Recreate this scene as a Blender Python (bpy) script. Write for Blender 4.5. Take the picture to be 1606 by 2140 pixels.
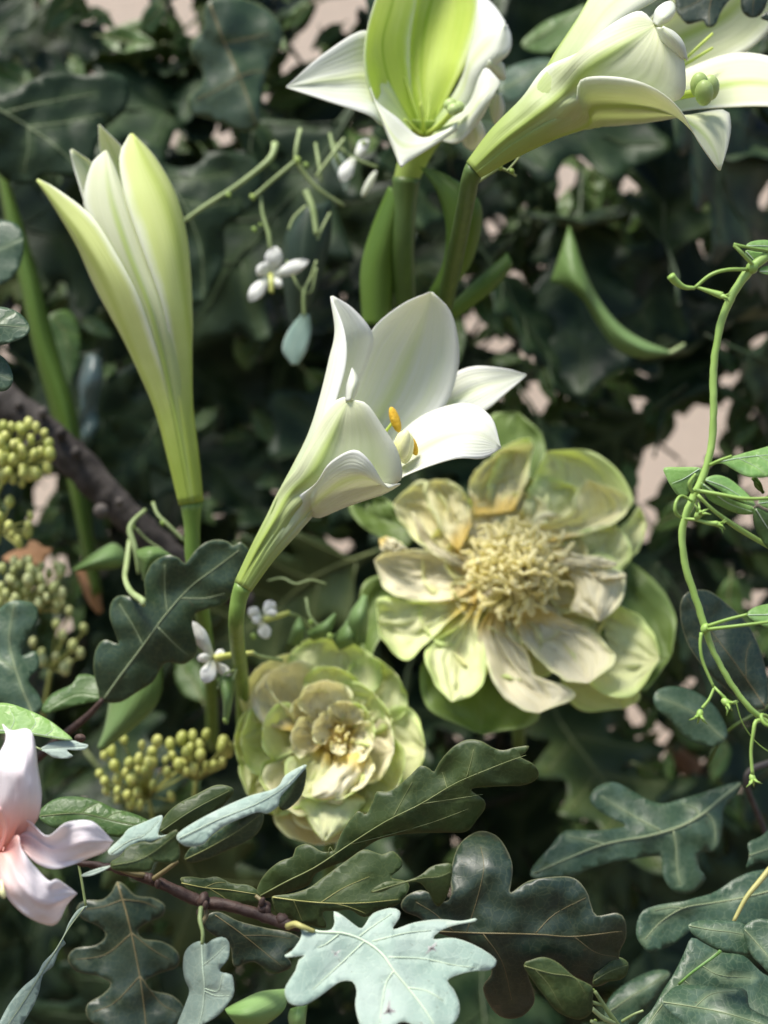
import bpy, math, random
import numpy as np
from mathutils import Vector, Matrix, noise
from mathutils.geometry import delaunay_2d_cdt
SC = bpy.context.scene
COL = SC.collection
for o in list(bpy.data.objects): bpy.data.objects.remove(o, do_unlink=True)
R = math.radians
rng = random.Random(7)

# ---------------------------------------------------------------- camera, sky, sun, exposure
FPX = 3090.0                      # focal length in photo pixels (1606 x 2140 frame)
CAMZ = 1.10
cam = bpy.data.cameras.new('camera')
camo = bpy.data.objects.new('camera', cam); COL.objects.link(camo)
camo.location = (0, 0, CAMZ); camo.rotation_euler = (R(90), 0, 0)
cam.sensor_fit = 'VERTICAL'; cam.sensor_height = 36.0; cam.sensor_width = 27.0
cam.lens = 36.0*FPX/2140.0
cam.clip_start = 0.02; cam.clip_end = 100.0
cam.dof.use_dof = True; cam.dof.focus_distance = 0.565; cam.dof.aperture_fstop = 6.2
SC.camera = camo
SUN_EL, SUN_AZ = 66.0, 230.0      # azimuth clockwise from +Y (230 = high, from the left and a little behind the camera)
w = bpy.data.worlds.new("World"); SC.world = w; w.use_nodes = True
nt = w.node_tree; bg = nt.nodes['Background']
sky = nt.nodes.new('ShaderNodeTexSky'); sky.sky_type = 'NISHITA'; sky.sun_disc = False
sky.sun_elevation = R(SUN_EL); sky.sun_rotation = R(SUN_AZ)
nt.links.new(sky.outputs[0], bg.inputs[0]); bg.inputs[1].default_value = 0.10
sun = bpy.data.lights.new('sun', 'SUN'); suno = bpy.data.objects.new('sun', sun); COL.objects.link(suno)
sun.energy = 3.9; sun.angle = R(20); sun.color = (1.0, 0.94, 0.85)
sd = Vector((math.sin(R(SUN_AZ))*math.cos(R(SUN_EL)), math.cos(R(SUN_AZ))*math.cos(R(SUN_EL)), math.sin(R(SUN_EL))))
suno.rotation_euler = sd.to_track_quat('Z', 'Y').to_euler(); suno.location = sd*5
SC.view_settings.view_transform = 'Standard'; SC.view_settings.look = 'None'
SC.view_settings.exposure = 0.82; SC.view_settings.gamma = 1.0
SC.cycles.max_bounces = 8; SC.cycles.transmission_bounces = 6; SC.cycles.diffuse_bounces = 5
SC.cycles.use_denoising = True

# ---------------------------------------------------------------- projection helpers
def P(x, y, d):
    """world point seen at photo pixel (x, y), d metres in front of the lens"""
    return Vector(((x-803.0)/FPX*d, d, CAMZ+(1070.0-y)/FPX*d))
def PX(v):
    return (803.0+v.x/v.y*FPX, 1070.0-(v.z-CAMZ)/v.y*FPX)
def zz(ox, oy, s, pts):
    return [(ox+p[0]/s, oy+p[1]/s)+tuple(p[2:]) for p in pts]
Z2 = lambda p: zz(460, 1240, 2.974, p)
Z3 = lambda p: zz(1066, 0, 2.974, p)
Z5 = lambda p: zz(0, 1600, 2.974, p)
Z6 = lambda p: zz(530, 1600, 2.974, p)
Z7 = lambda p: zz(1066, 1600, 2.974, p)

# ---------------------------------------------------------------- object helpers
def tag(o, label=None, cat=None, group=None, kind=None):
    if label: o['label'] = label
    if cat: o['category'] = cat
    if group: o['group'] = group
    if kind: o['kind'] = kind
    return o
def thing(name, loc, label, cat, group=None):
    o = bpy.data.objects.new(name, None); COL.objects.link(o); o.location = loc
    o.empty_display_size = 0.02
    return tag(o, label, cat, group)
def mesh_obj(name, verts, faces, mats, parent=None, attrs=None, thick=0.0, uv=None, smooth=True, matidx=None, moff=0):
    """one mesh object; verts are world points, stored relative to the parent's root"""
    root = parent
    off = Vector((0, 0, 0))
    if parent is not None:
        r = parent
        while r.parent is not None: r = r.parent
        off = Vector(r.location)
    me = bpy.data.meshes.new(name)
    me.from_pydata([tuple(Vector(v)-off) for v in verts], [], faces)
    for m in mats: me.materials.append(m)
    if smooth: me.polygons.foreach_set('use_smooth', [True]*len(me.polygons))
    if matidx is not None: me.polygons.foreach_set('material_index', matidx)
    if attrs:
        for k, vals in attrs.items():
            a = me.attributes.new(k, 'FLOAT', 'POINT'); a.data.foreach_set('value', vals)
    me.update()
    o = bpy.data.objects.new(name, me); COL.objects.link(o)
    if parent is not None: o.parent = parent
    if thick > 0:
        s = o.modifiers.new('thickness', 'SOLIDIFY'); s.thickness = thick; s.offset = -1.0
        s.material_offset = moff; s.use_even_offset = False
    return o

def cr(p, t):
    """catmull-rom through list of tuples/vectors, t in 0..len-1"""
    n = len(p); i = min(int(t), n-2); f = t-i
    a = np.array(p[i-1]) if i > 0 else 2*np.array(p[0])-np.array(p[1])
    b = np.array(p[i]); c = np.array(p[i+1])
    d = np.array(p[i+2]) if i+2 < n else 2*np.array(p[-1])-np.array(p[-2])
    return 0.5*((2*b)+(c-a)*f+(2*a-5*b+4*c-d)*f*f+(3*b-a-3*c+d)*f*f*f)
def crline(p, n):
    """n points along the spline, evenly by chord length"""
    p = [tuple(map(float, q)) for q in p]
    if len(p) == 2:
        return [tuple(np.array(p[0])*(1-i/(n-1))+np.array(p[1])*i/(n-1)) for i in range(n)]
    L = [0.0]
    for a, b in zip(p, p[1:]): L.append(L[-1]+max(1e-6, math.dist(a[:2], b[:2]) if len(a) > 2 and math.dist(a[:2], b[:2]) > 1e-3 else math.dist(a, b)))
    out = []
    j = 0
    for i in range(n):
        s = L[-1]*i/(n-1)
        while j < len(L)-2 and L[j+1] < s: j += 1
        t = j+(s-L[j])/(L[j+1]-L[j])
        out.append(tuple(cr(p, min(t, len(p)-1-1e-9))))
    return out
def crclosed(p, per):
    n = len(p); out = []
    for i in range(n):
        a, b, c, d = (np.array(p[(i+k-1) % n], float) for k in range(4))
        m = max(2, int(round(math.dist(b, c)/per)))
        for k in range(m):
            f = k/m
            out.append(tuple(0.5*((2*b)+(c-a)*f+(2*a-5*b+4*c-d)*f*f+(3*b-a-3*c+d)*f*f*f)))
    return out

def tube_geo(pts, rad, nseg=8, cap=True):
    """pts world Vectors, rad list"""
    n = len(pts); V = []; F = []
    up = Vector((0.31, 0.87, 0.39))
    for i in range(n):
        t = (pts[min(i+1, n-1)]-pts[max(i-1, 0)])
        t = t.normalized() if t.length > 1e-9 else Vector((0, 0, 1))
        if i == 0:
            a = t.cross(up); a = a.normalized() if a.length > 1e-3 else t.orthogonal().normalized()
        else:
            a = (a-t*a.dot(t)); a = a.normalized() if a.length > 1e-6 else t.orthogonal().normalized()
        b = t.cross(a)
        for k in range(nseg):
            an = 2*math.pi*k/nseg
            V.append(pts[i]+(a*math.cos(an)+b*math.sin(an))*rad[i])
    for i in range(n-1):
        for k in range(nseg):
            k2 = (k+1) % nseg
            F.append((i*nseg+k, i*nseg+k2, (i+1)*nseg+k2, (i+1)*nseg+k))
    if cap:
        F.append(tuple(range(nseg-1, -1, -1))); F.append(tuple((n-1)*nseg+k for k in range(nseg)))
    return V, F
def join(geos):
    V, F = [], []
    for v, f in geos:
        o = len(V); V += v; F += [tuple(i+o for i in q) for q in f]
    return V, F
def px_tube(pts, d, r, n=None, nseg=8):
    """pts [(x, y, dd mm)], d base depth, r pixel radii (number or list as long as pts)"""
    n = n or max(6, 4*len(pts))
    if not isinstance(r, (list, tuple)): r = [r]*len(pts)
    q = crline([(p[0], p[1], (p[2] if len(p) > 2 else 0.0), rr) for p, rr in zip(pts, r)], n)
    P3 = [P(a[0], a[1], d+a[2]/1000) for a in q]
    return tube_geo(P3, [max(1e-5, a[3])*(d+a[2]/1000)/FPX for a in q], nseg)
def px_tube_obj(name, pts, d, r, mat, parent, n=None, nseg=8):
    V, F = px_tube(pts, d, r, n, nseg)
    return mesh_obj(name, V, F, [mat], parent)

def loft(name, curves, d, mat, parent, nu=36, nv=14, thick=0.0008, crinkle=0.0, pleat=0.0, seed=0, ripple=0.0, rib=0.0, t0=0.0, ext=None):
    """surface through longitudinal pixel curves [(x, y, dd mm), ...]; attributes t (base->tip), s (-1..1 across)"""
    L = [crline(c, nu) for c in curves]
    k = len(L); V = []; T = []; S = []
    for i in range(nu):
        row = [np.array(c[i]) for c in L]
        for j in range(nv):
            v = j/(nv-1)
            if k == 2: q = row[0]*(1-v)+row[1]*v
            elif k == 3:
                q = row[0]*(1-v)*(1-2*v)+row[1]*4*v*(1-v)+row[2]*v*(2*v-1)
            else: q = cr([tuple(r_) for r_ in row], v*(k-1)*0.9999999)
            s = 2*v-1; t = i/(nu-1)
            q = q.copy()
            fade = min(1.0, 6*(1-t))*min(1.0, 4*t)
            if crinkle:
                nn = noise.noise(Vector((t*3.2+seed*7.3, s*1.9, seed*3.1)))+0.55*noise.noise(Vector((t*7+seed, s*5.3, seed*1.7+9)))
                q[2] += crinkle*nn*fade
                q[0] += crinkle*1.3*noise.noise(Vector((t*4+seed, s*2, 31.0)))*fade*abs(s)
                q[1] += crinkle*1.3*noise.noise(Vector((t*4+seed, s*2, 77.0)))*fade*abs(s)
            if pleat:
                w_ = noise.noise(Vector((t*2.0+seed*1.9, s*2.6+seed, 3.0)))
                w2 = noise.noise(Vector((t*4.3-seed*2.3, s*3.7+seed*.7, 11.0)))
                q[2] += pleat*(0.75*(1-4*abs(w_))+0.45*(1-4*abs(w2)))*fade+pleat*0.5*math.sin(s*5.2+seed*1.7+t*1.5)*min(1, 2*t)*(1 if t < .9 else 1-(t-.9)*6)
            if pleat and abs(s) > .55:
                eg = (abs(s)-.55)/.45*pleat*1.5*fade
                q[0] += eg*noise.noise(Vector((t*11+seed*3, s*1.5, 41.0))); q[1] += eg*noise.noise(Vector((t*11+seed*3, s*1.5, 57.0)))
            if ripple:
                q[2] += ripple*abs(s)**3*math.sin(t*17+seed*2+s*2)*fade
            if rib:
                q[2] += rib*math.exp(-(s/0.10)**2)*fade
            V.append(P(q[0], q[1], d+q[2]/1000)); T.append(t0+(1-t0)*t); S.append(s)
    F = []
    for i in range(nu-1):
        for j in range(nv-1):
            a = i*nv+j
            F.append((a, a+1, a+nv+1, a+nv))
    return mesh_obj(name, V, F, [mat], parent, {'t': T, 's': S}, thick)

def blob_geo(c, ax, r, nu=8, nv=10, lobes=0, amp=0.0):
    """ellipsoid: centre c, half axis vector ax, radius r; optional lobes round the axis"""
    L = ax.length; t = ax.normalized(); a = t.orthogonal().normalized(); b = t.cross(a)
    V = [c-ax]; F = []
    for i in range(1, nu):
        th = math.pi*i/nu
        for k in range(nv):
            an = 2*math.pi*k/nv
            rr = r*math.sin(th)*(1+amp*math.cos(lobes*an))
            V.append(c-ax*math.cos(th)+(a*math.cos(an)+b*math.sin(an))*rr)
    V.append(c+ax)
    for k in range(nv): F.append((0, 1+(k+1) % nv, 1+k))
    for i in range(nu-2):
        for k in range(nv):
            k2 = (k+1) % nv
            F.append((1+i*nv+k, 1+i*nv+k2, 1+(i+1)*nv+k2, 1+(i+1)*nv+k))
    e = len(V)-1; o = 1+(nu-2)*nv
    for k in range(nv): F.append((e, o+k, o+(k+1) % nv))
    return V, F
def px_blob(x, y, dd, d, hx, hy, hz, r, **kw):
    """ellipsoid at a pixel; half axis (hx, hy) px and hz mm, radius r px"""
    k = d/FPX
    return blob_geo(P(x, y, d+dd/1000), Vector((hx*k, hz/1000, -hy*k)), r*k, **kw)

# ---------------------------------------------------------------- leaf builder (flat outline -> curved, veined blade)
def inside(poly, x, y):
    """vectorised even-odd test"""
    x = np.asarray(x, float); y = np.asarray(y, float); c = np.zeros(x.shape, bool)
    px = poly[:, 0]; py = poly[:, 1]; n = len(poly); j = n-1
    for i in range(n):
        cond = (py[i] > y) != (py[j] > y)
        den = py[j]-py[i]; den = den if abs(den) > 1e-12 else 1e-12
        c ^= cond & (x < (px[j]-px[i])*(y-py[i])/den+px[i]); j = i
    return c
def polydist(pts, line):
    """distance of pts (n,2) to polyline (m,2)"""
    pts = np.asarray(pts, float); line = np.asarray(line, float); best = np.full(len(pts), 1e9)
    for a, b in zip(line, line[1:]):
        ab = b-a; L2 = max(1e-12, ab@ab)
        t = np.clip(((pts-a)@ab)/L2, 0, 1)
        best = np.minimum(best, np.linalg.norm(pts-(a+t[:, None]*ab), axis=1))
    return best
def leaf_tri(outline, mid, sides, step, seed=1):
    """triangulated blade in 2D: returns pts (n,2), faces, d_mid, d_vein"""
    r_ = random.Random(seed)
    out = crclosed(outline, step*0.8)
    poly = np.array(out)
    lo = poly.min(0); hi = poly.max(0)
    m = np.array(crline(mid, 24)); sv = [np.array(crline(s, 9)) for s in sides]
    cand = []
    for q in m: cand.append(tuple(q))
    for i in range(len(m)-1):
        t = m[i+1]-m[i]; nn = np.array((-t[1], t[0]))/max(1e-9, np.linalg.norm(t))
        for s in (-1, 1): cand.append(tuple(m[i]+nn*s*step*0.32))
    for s in sv:
        for q in s[1:]: cand.append(tuple(q))
    gx = np.arange(lo[0], hi[0], step)
    gy = np.arange(lo[1], hi[1], step)
    nveins = len(cand)
    for i, x in enumerate(gx):
        for y in gy:
            cand.append((x+r_.uniform(-.25, .25)*step+(0.25*step if int((y-lo[1])/step) % 2 else 0), y+r_.uniform(-.25, .25)*step))
    cand = np.array(cand)
    ok = inside(poly, cand[:, 0], cand[:, 1]) & (polydist(cand, np.vstack([poly, poly[:1]])) > step*0.28)
    isg = np.arange(len(cand)) >= nveins
    allv = [m]+sv
    dv = np.min([polydist(cand, l) for l in allv], axis=0)
    ok &= ~(isg & (dv < step*0.5))
    pts = [tuple(q) for q in out]+[tuple(q) for q in cand[ok]]
    res = delaunay_2d_cdt([Vector(q) for q in pts], [], [list(range(len(out)))], 1, 1e-7)
    V = np.array([(v.x, v.y) for v in res[0]]); F = [tuple(f) for f in res[2]]
    dm = polydist(V, m)
    dvv = np.min([polydist(V, l) for l in allv], axis=0)
    return V, F, dm, dvv
def px_leaf(name, outline, mid, sides, d, mats, parent, gx=0.0, gy=-0.3, fold=0.25, wave=2.0, seed=1, step=13, thick=0.00025,
            vein_mat=None, vein_r=3.0, bend=0.0, curl=0.0, flip=False):
    """a leaf whose blade passes the given pixels; d depth at its centre, gx/gy slopes of the blade in depth, fold along the midrib"""
    V, F, dm, dv = leaf_tri(outline, mid, sides, step, seed)
    c = V.mean(0); k = d/FPX
    ml = np.array(crline(mid, 24)); ext = max(np.ptp(V[:, 0]), np.ptp(V[:, 1]))
    L0 = np.array(crline(outline+[outline[0]], 60))
    def depth(x, y):
        q = np.array([(x, y)])
        m_ = polydist(q, ml)[0]
        dd = k*(gx*(x-c[0])+gy*(y-c[1]))+k*fold*m_
        u = ((x-c[0])**2+(y-c[1])**2)/(ext*ext*0.25)
        dd += k*bend*ext*u*0.25
        dd += curl*k*max(0.0, m_-0.16*ext)**2/(0.1*ext)
        dd += wave/1000*(noise.noise(Vector((x/95.0, y/95.0, seed*5.1)))+0.5*noise.noise(Vector((x/42.0, y/42.0, seed*2.3))))
        return d+dd
    W = [P(x, y, depth(x, y)) for x, y in V]
    FF = []
    for f in F:
        a, b, c_ = (W[i] for i in f)
        nrm = (b-a).cross(c_-a)
        view = a-Vector((0, 0, CAMZ))
        FF.append(f if nrm.dot(view) < 0 else f[::-1])
    vein = np.exp(-(dv/(step*0.34))**2)
    edge = np.exp(-polydist(V, np.vstack([np.array(crclosed(outline, step*0.8)), [crclosed(outline, step*0.8)[0]]]))/(step*0.5))
    o = mesh_obj(name, W, FF, list(mats), parent, {'vein': [float(x) for x in vein], 'rim': [float(x) for x in edge]}, thick, moff=1 if len(mats) > 1 else 0)
    if vein_mat is not None:
        gs = []
        def vt(line, r0, r1, n):
            L = crline(line, n)
            pts = [P(x, y, depth(x, y)-0.00012) for x, y in L]
            gs.append(tube_geo(pts, [max(0.3, r0+(r1-r0)*i/(n-1))*k*0.36 for i in range(n)], 6))
        vt(mid, vein_r, vein_r*0.3, 26)
        for s in sides: vt(s, vein_r*0.5, vein_r*0.2, 10)
        V2, F2 = join(gs)
        mesh_obj('midrib', V2, F2, [vein_mat], o)
    return o
# ---------------------------------------------------------------- materials
def newmat(name):
    m = bpy.data.materials.new(name); m.use_nodes = True
    nt = m.node_tree; nt.nodes.clear()
    return m, nt, nt.nodes, nt.links
def N(nodes, t, **kw):
    n = nodes.new(t)
    for k, v in kw.items(): setattr(n, k, v)
    return n
def rgb(c): return (c[0], c[1], c[2], 1.0)
def mix(nodes, links, fac, a, b, mode='MIX'):
    n = N(nodes, 'ShaderNodeMix', data_type='RGBA', blend_type=mode)
    for s, v in ((n.inputs[0], fac), (n.inputs[6], a), (n.inputs[7], b)):
        if isinstance(v, (int, float)): s.default_value = v
        elif isinstance(v, tuple): s.default_value = rgb(v)
        else: links.new(v, s)
    return n.outputs[2]
def ramp(nodes, links, src, a, b):
    n = N(nodes, 'ShaderNodeMapRange', interpolation_type='SMOOTHSTEP'); links.new(src, n.inputs[0])
    n.inputs[1].default_value = a; n.inputs[2].default_value = b
    return n.outputs[0]
def attr(nodes, name): return N(nodes, 'ShaderNodeAttribute', attribute_name=name).outputs['Fac']
def noise_tex(nodes, links, scale, detail=4, vec=None, rough=0.55):
    n = N(nodes, 'ShaderNodeTexNoise'); n.inputs['Scale'].default_value = scale; n.inputs['Detail'].default_value = detail; n.inputs['Roughness'].default_value = rough
    if vec is not None: links.new(vec, n.inputs['Vector'])
    return n.outputs['Fac']
def mth(nodes, links, op, a, b=0.0):
    n = N(nodes, 'ShaderNodeMath', operation=op)
    for s, v in zip(n.inputs, (a, b)):
        if isinstance(v, (int, float)): s.default_value = v
        else: links.new(v, s)
    return n.outputs[0]
def finish(m, nt, nodes, links, col, rough=0.45, spec=0.5, trans=0.0, tcol=None, bump=None, bstr=0.2, bdist=0.001, coat=0.0, sheen=0.0):
    out = N(nodes, 'ShaderNodeOutputMaterial')
    b = N(nodes, 'ShaderNodeBsdfPrincipled')
    if isinstance(col, tuple): b.inputs['Base Color'].default_value = rgb(col)
    else: links.new(col, b.inputs['Base Color'])
    if isinstance(rough, (int, float)): b.inputs['Roughness'].default_value = rough
    else: links.new(rough, b.inputs['Roughness'])
    b.inputs['Specular IOR Level'].default_value = spec
    b.inputs['Coat Weight'].default_value = coat
    b.inputs['Coat Roughness'].default_value = 0.25
    nrm = None
    if bump is not None:
        bn = N(nodes, 'ShaderNodeBump'); bn.inputs['Strength'].default_value = bstr; bn.inputs['Distance'].default_value = bdist
        links.new(bump, bn.inputs['Height']); nrm = bn.outputs[0]; links.new(nrm, b.inputs['Normal'])
    if trans > 0:
        t = N(nodes, 'ShaderNodeBsdfTranslucent')
        tc = tcol if tcol is not None else col
        if isinstance(tc, tuple): t.inputs[0].default_value = rgb(tc)
        else: links.new(tc, t.inputs[0])
        if nrm is not None: links.new(nrm, t.inputs['Normal'])
        mx = N(nodes, 'ShaderNodeMixShader'); mx.inputs[0].default_value = trans
        links.new(b.outputs[0], mx.inputs[1]); links.new(t.outputs[0], mx.inputs[2]); links.new(mx.outputs[0], out.inputs[0])
    else: links.new(b.outputs[0], out.inputs[0])
    return m

def leaf_mat(name, c0, c1, vein, rough=0.4, spec=0.5, trans=0.15, tcol=(0.12, 0.22, 0.03), vmix=0.7, bloom=0.25, bloomc=(0.16, 0.22, 0.2), rim=None, rand=0.5, bs=0.35):
    m, nt, nd, lk = newmat(name)
    oc = N(nd, 'ShaderNodeTexCoord').outputs['Object']
    oi = N(nd, 'ShaderNodeObjectInfo').outputs['Random']
    n1 = noise_tex(nd, lk, 38, 5, oc)
    col = mix(nd, lk, ramp(nd, lk, n1, 0.35, 0.68), c0, c1)
    dark = tuple(x*0.62 for x in c0); warm = (c1[0]*1.5, c1[1]*1.15, c1[2]*0.7)
    hue = mix(nd, lk, oi, dark, warm)
    col = mix(nd, lk, rand, col, hue)
    n2 = noise_tex(nd, lk, 90, 6, oc, 0.65)
    col = mix(nd, lk, mth(nd, lk, 'MULTIPLY', ramp(nd, lk, n2, 0.45, 0.75), bloom), col, bloomc)
    # reticulate small veins
    vo = N(nd, 'ShaderNodeTexVoronoi', feature='DISTANCE_TO_EDGE'); vo.inputs['Scale'].default_value = 380
    wv = N(nd, 'ShaderNodeVectorMath', operation='ADD'); nv_ = N(nd, 'ShaderNodeTexNoise'); nv_.inputs['Scale'].default_value = 120; lk.new(oc, nv_.inputs['Vector'])
    ws = N(nd, 'ShaderNodeVectorMath', operation='SCALE'); ws.inputs['Scale'].default_value = 0.006; lk.new(nv_.outputs['Color'], ws.inputs[0]); lk.new(oc, wv.inputs[0]); lk.new(ws.outputs[0], wv.inputs[1]); lk.new(wv.outputs[0], vo.inputs['Vector'])
    ret = ramp(nd, lk, vo.outputs['Distance'], 0.0, 0.075)
    col = mix(nd, lk, mth(nd, lk, 'MULTIPLY', mth(nd, lk, 'SUBTRACT', 1.0, ret), 0.22), col, vein)
    col = mix(nd, lk, mth(nd, lk, 'MULTIPLY', attr(nd, 'vein'), vmix), col, vein)
    if rim is not None:
        col = mix(nd, lk, mth(nd, lk, 'MULTIPLY', ramp(nd, lk, attr(nd, 'rim'), 0.72, 1.0), 0.5), col, rim)  # pale rim colour paints in the light that leaf edges catch
    # tiny spots
    n3 = noise_tex(nd, lk, 420, 2, oc)
    col = mix(nd, lk, mth(nd, lk, 'MULTIPLY', ramp(nd, lk, n3, 0.70, 0.76), 0.5), col, (0.09, 0.06, 0.03))
    rg = mth(nd, lk, 'ADD', mth(nd, lk, 'MULTIPLY', n2, 0.25), rough-0.12)
    bh = mth(nd, lk, 'ADD', mth(nd, lk, 'MULTIPLY', ret, 0.12), mth(nd, lk, 'ADD', n1, mth(nd, lk, 'MULTIPLY', attr(nd, 'vein'), -1.2)))
    return finish(m, nt, nd, lk, col, rg, spec, trans, tcol, bh, bs, 0.0012)

def petal_mat(name, base, tip, rib, edge, t0=0.15, t1=0.6, ribw=0.3, ribmix=0.7, ribfade=1.0, edge0=0.75, trans=0.4, tc_base=None, tc_tip=None, rough=0.5, lines=46.0, crink=0.0, bstr=0.25, spec=0.3, streak=0.28):
    """pigment runs from base to tip along t, a coloured midrib on |s|, an edge colour"""
    m, nt, nd, lk = newmat(name)
    oc = N(nd, 'ShaderNodeTexCoord').outputs['Object']
    t = attr(nd, 't'); s = attr(nd, 's'); a = mth(nd, lk, 'ABSOLUTE', s)
    nz = noise_tex(nd, lk, 60, 4, oc)
    tt = mth(nd, lk, 'ADD', t, mth(nd, lk, 'MULTIPLY', mth(nd, lk, 'SUBTRACT', nz, 0.5), 0.25))
    f = ramp(nd, lk, tt, t0, t1)
    col = mix(nd, lk, f, base, tip)
    # fine lengthwise streaks
    sv = N(nd, 'ShaderNodeCombineXYZ'); lk.new(mth(nd, lk, 'MULTIPLY', s, 9.0), sv.inputs[0]); lk.new(mth(nd, lk, 'MULTIPLY', t, 1.4), sv.inputs[1])
    st = noise_tex(nd, lk, 1.6, 5, sv.outputs[0], 0.6)
    col = mix(nd, lk, mth(nd, lk, 'MULTIPLY', ramp(nd, lk, st, 0.45, 0.7), streak), col, rib)
    rf = mth(nd, lk, 'MULTIPLY', mth(nd, lk, 'SUBTRACT', 1.0, ramp(nd, lk, a, 0.0, ribw)), mth(nd, lk, 'SUBTRACT', 1.0, mth(nd, lk, 'MULTIPLY', ramp(nd, lk, t, 0.75, 1.0), 1-ribfade)))
    col = mix(nd, lk, mth(nd, lk, 'MULTIPLY', rf, ribmix), col, rib)
    col = mix(nd, lk, mth(nd, lk, 'MULTIPLY', ramp(nd, lk, mth(nd, lk, 'ADD', a, mth(nd, lk, 'MULTIPLY', mth(nd, lk, 'SUBTRACT', nz, 0.5), 0.2)), edge0, 1.0), ramp(nd, lk, t, 0.25, 0.5)), col, edge)
    tcb = tc_base or base; tct = tc_tip or tip
    tcol = mix(nd, lk, f, tcb, tct)
    tcol = mix(nd, lk, mth(nd, lk, 'MULTIPLY', rf, ribmix*0.8), tcol, rib)
    w = mth(nd, lk, 'SINE', mth(nd, lk, 'ADD', mth(nd, lk, 'MULTIPLY', s, lines), mth(nd, lk, 'MULTIPLY', nz, 5.0)))
    bh = mth(nd, lk, 'ADD', mth(nd, lk, 'MULTIPLY', w, 0.12), mth(nd, lk, 'ADD', mth(nd, lk, 'MULTIPLY', st, 0.8), mth(nd, lk, 'MULTIPLY', noise_tex(nd, lk, 110, 5, oc), 0.5+crink)))
    return finish(m, nt, nd, lk, col, rough, spec, trans, tcol, bh, bstr, 0.0012)

def plain_mat(name, c0, c1, scale=60, rough=0.5, spec=0.4, trans=0.0, tcol=None, bstr=0.3, bdist=0.001, stretch=None):
    m, nt, nd, lk = newmat(name)
    tc = N(nd, 'ShaderNodeTexCoord').outputs['Object']
    if stretch:
        mp = N(nd, 'ShaderNodeMapping'); mp.inputs['Scale'].default_value = stretch; lk.new(tc, mp.inputs[0]); tc = mp.outputs[0]
    n1 = noise_tex(nd, lk, scale, 6, tc, 0.6)
    oi = N(nd, 'ShaderNodeObjectInfo').outputs['Random']
    col = mix(nd, lk, ramp(nd, lk, mth(nd, lk, 'ADD', n1, mth(nd, lk, 'MULTIPLY', mth(nd, lk, 'SUBTRACT', oi, 0.5), 0.3)), 0.3, 0.7), c0, c1)
    return finish(m, nt, nd, lk, col, rough, spec, trans, tcol, n1, bstr, bdist)

M = {}
M['oak'] = leaf_mat('oak_upper_side_shaded', (0.007, 0.022, 0.011), (0.012, 0.032, 0.016), (0.07, 0.11, 0.045), rough=0.48, spec=0.26, bs=0.25, bloom=0.12, bloomc=(0.05, 0.085, 0.065))  # background leaf colour darkened to stand in for shade among the foliage
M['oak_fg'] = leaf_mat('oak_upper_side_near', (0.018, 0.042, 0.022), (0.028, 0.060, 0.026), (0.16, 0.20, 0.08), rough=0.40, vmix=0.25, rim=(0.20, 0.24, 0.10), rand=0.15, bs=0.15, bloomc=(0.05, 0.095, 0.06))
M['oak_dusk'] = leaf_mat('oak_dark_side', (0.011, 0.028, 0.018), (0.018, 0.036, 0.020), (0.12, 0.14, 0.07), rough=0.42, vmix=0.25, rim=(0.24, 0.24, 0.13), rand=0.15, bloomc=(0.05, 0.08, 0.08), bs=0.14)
M['oak_teal'] = leaf_mat('oak_blue_green_side', (0.030, 0.070, 0.038), (0.045, 0.092, 0.050), (0.22, 0.29, 0.16), rough=0.44, spec=0.5, bs=0.25, bloom=0.4, bloomc=(0.11, 0.18, 0.145), rand=0.2)
M['oak_olive'] = leaf_mat('oak_olive_side', (0.032, 0.062, 0.018), (0.050, 0.085, 0.022), (0.15, 0.19, 0.06), rough=0.5, trans=0.3, vmix=0.4, rand=0.2, rim=(0.20, 0.22, 0.09), bs=0.2, bloomc=(0.07, 0.12, 0.05))  # olive base colour carries the back-lit look of the lower leaves
M['oak_pale'] = leaf_mat('oak_under_side', (0.26, 0.36, 0.305), (0.36, 0.45, 0.395), (0.52, 0.62, 0.50), rough=0.6, spec=0.25, trans=0.12, tcol=(0.3, 0.45, 0.2), vmix=0.25, bloom=0.3, bloomc=(0.40, 0.48, 0.44), rand=0.0, rim=(0.55, 0.63, 0.50), bs=0.4)
M['oak_grey'] = leaf_mat('oak_grey_side', (0.17, 0.24, 0.21), (0.22, 0.30, 0.26), (0.42, 0.48, 0.36), rough=0.5, spec=0.3, trans=0.1, vmix=0.3, bloom=0.3, bloomc=(0.3, 0.38, 0.36), rand=0.1, bs=0.25)
M['under'] = leaf_mat('leaf_under_side', (0.05, 0.085, 0.05), (0.075, 0.115, 0.065), (0.25, 0.30, 0.16), rough=0.6, spec=0.3, trans=0.15, rand=0.2)
M['green'] = leaf_mat('mid_green_leaf', (0.060, 0.13, 0.030), (0.085, 0.17, 0.040), (0.18, 0.28, 0.08), rough=0.42, trans=0.25, vmix=0.4, bloom=0.15, rand=0.3)
M['vine'] = leaf_mat('light_green_vine_leaf', (0.17, 0.36, 0.09), (0.24, 0.46, 0.13), (0.42, 0.62, 0.22), rough=0.42, trans=0.3, tcol=(0.3, 0.55, 0.06), vmix=0.5, bloom=0.35, bloomc=(0.40, 0.60, 0.36), rand=0.25, rim=(0.42, 0.62, 0.22), bs=0.25)
M['vein_pale'] = plain_mat('pale_vein', (0.48, 0.60, 0.46), (0.54, 0.64, 0.47), 90, 0.5)
M['vein_green'] = plain_mat('green_vein', (0.15, 0.19, 0.07), (0.20, 0.23, 0.09), 90, 0.5)
M['vein_teal'] = plain_mat('grey_green_vein', (0.23, 0.29, 0.16), (0.28, 0.33, 0.18), 90, 0.5)
M['vein_brown'] = plain_mat('brown_vein', (0.14, 0.12, 0.055), (0.18, 0.15, 0.07), 90, 0.5)
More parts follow.
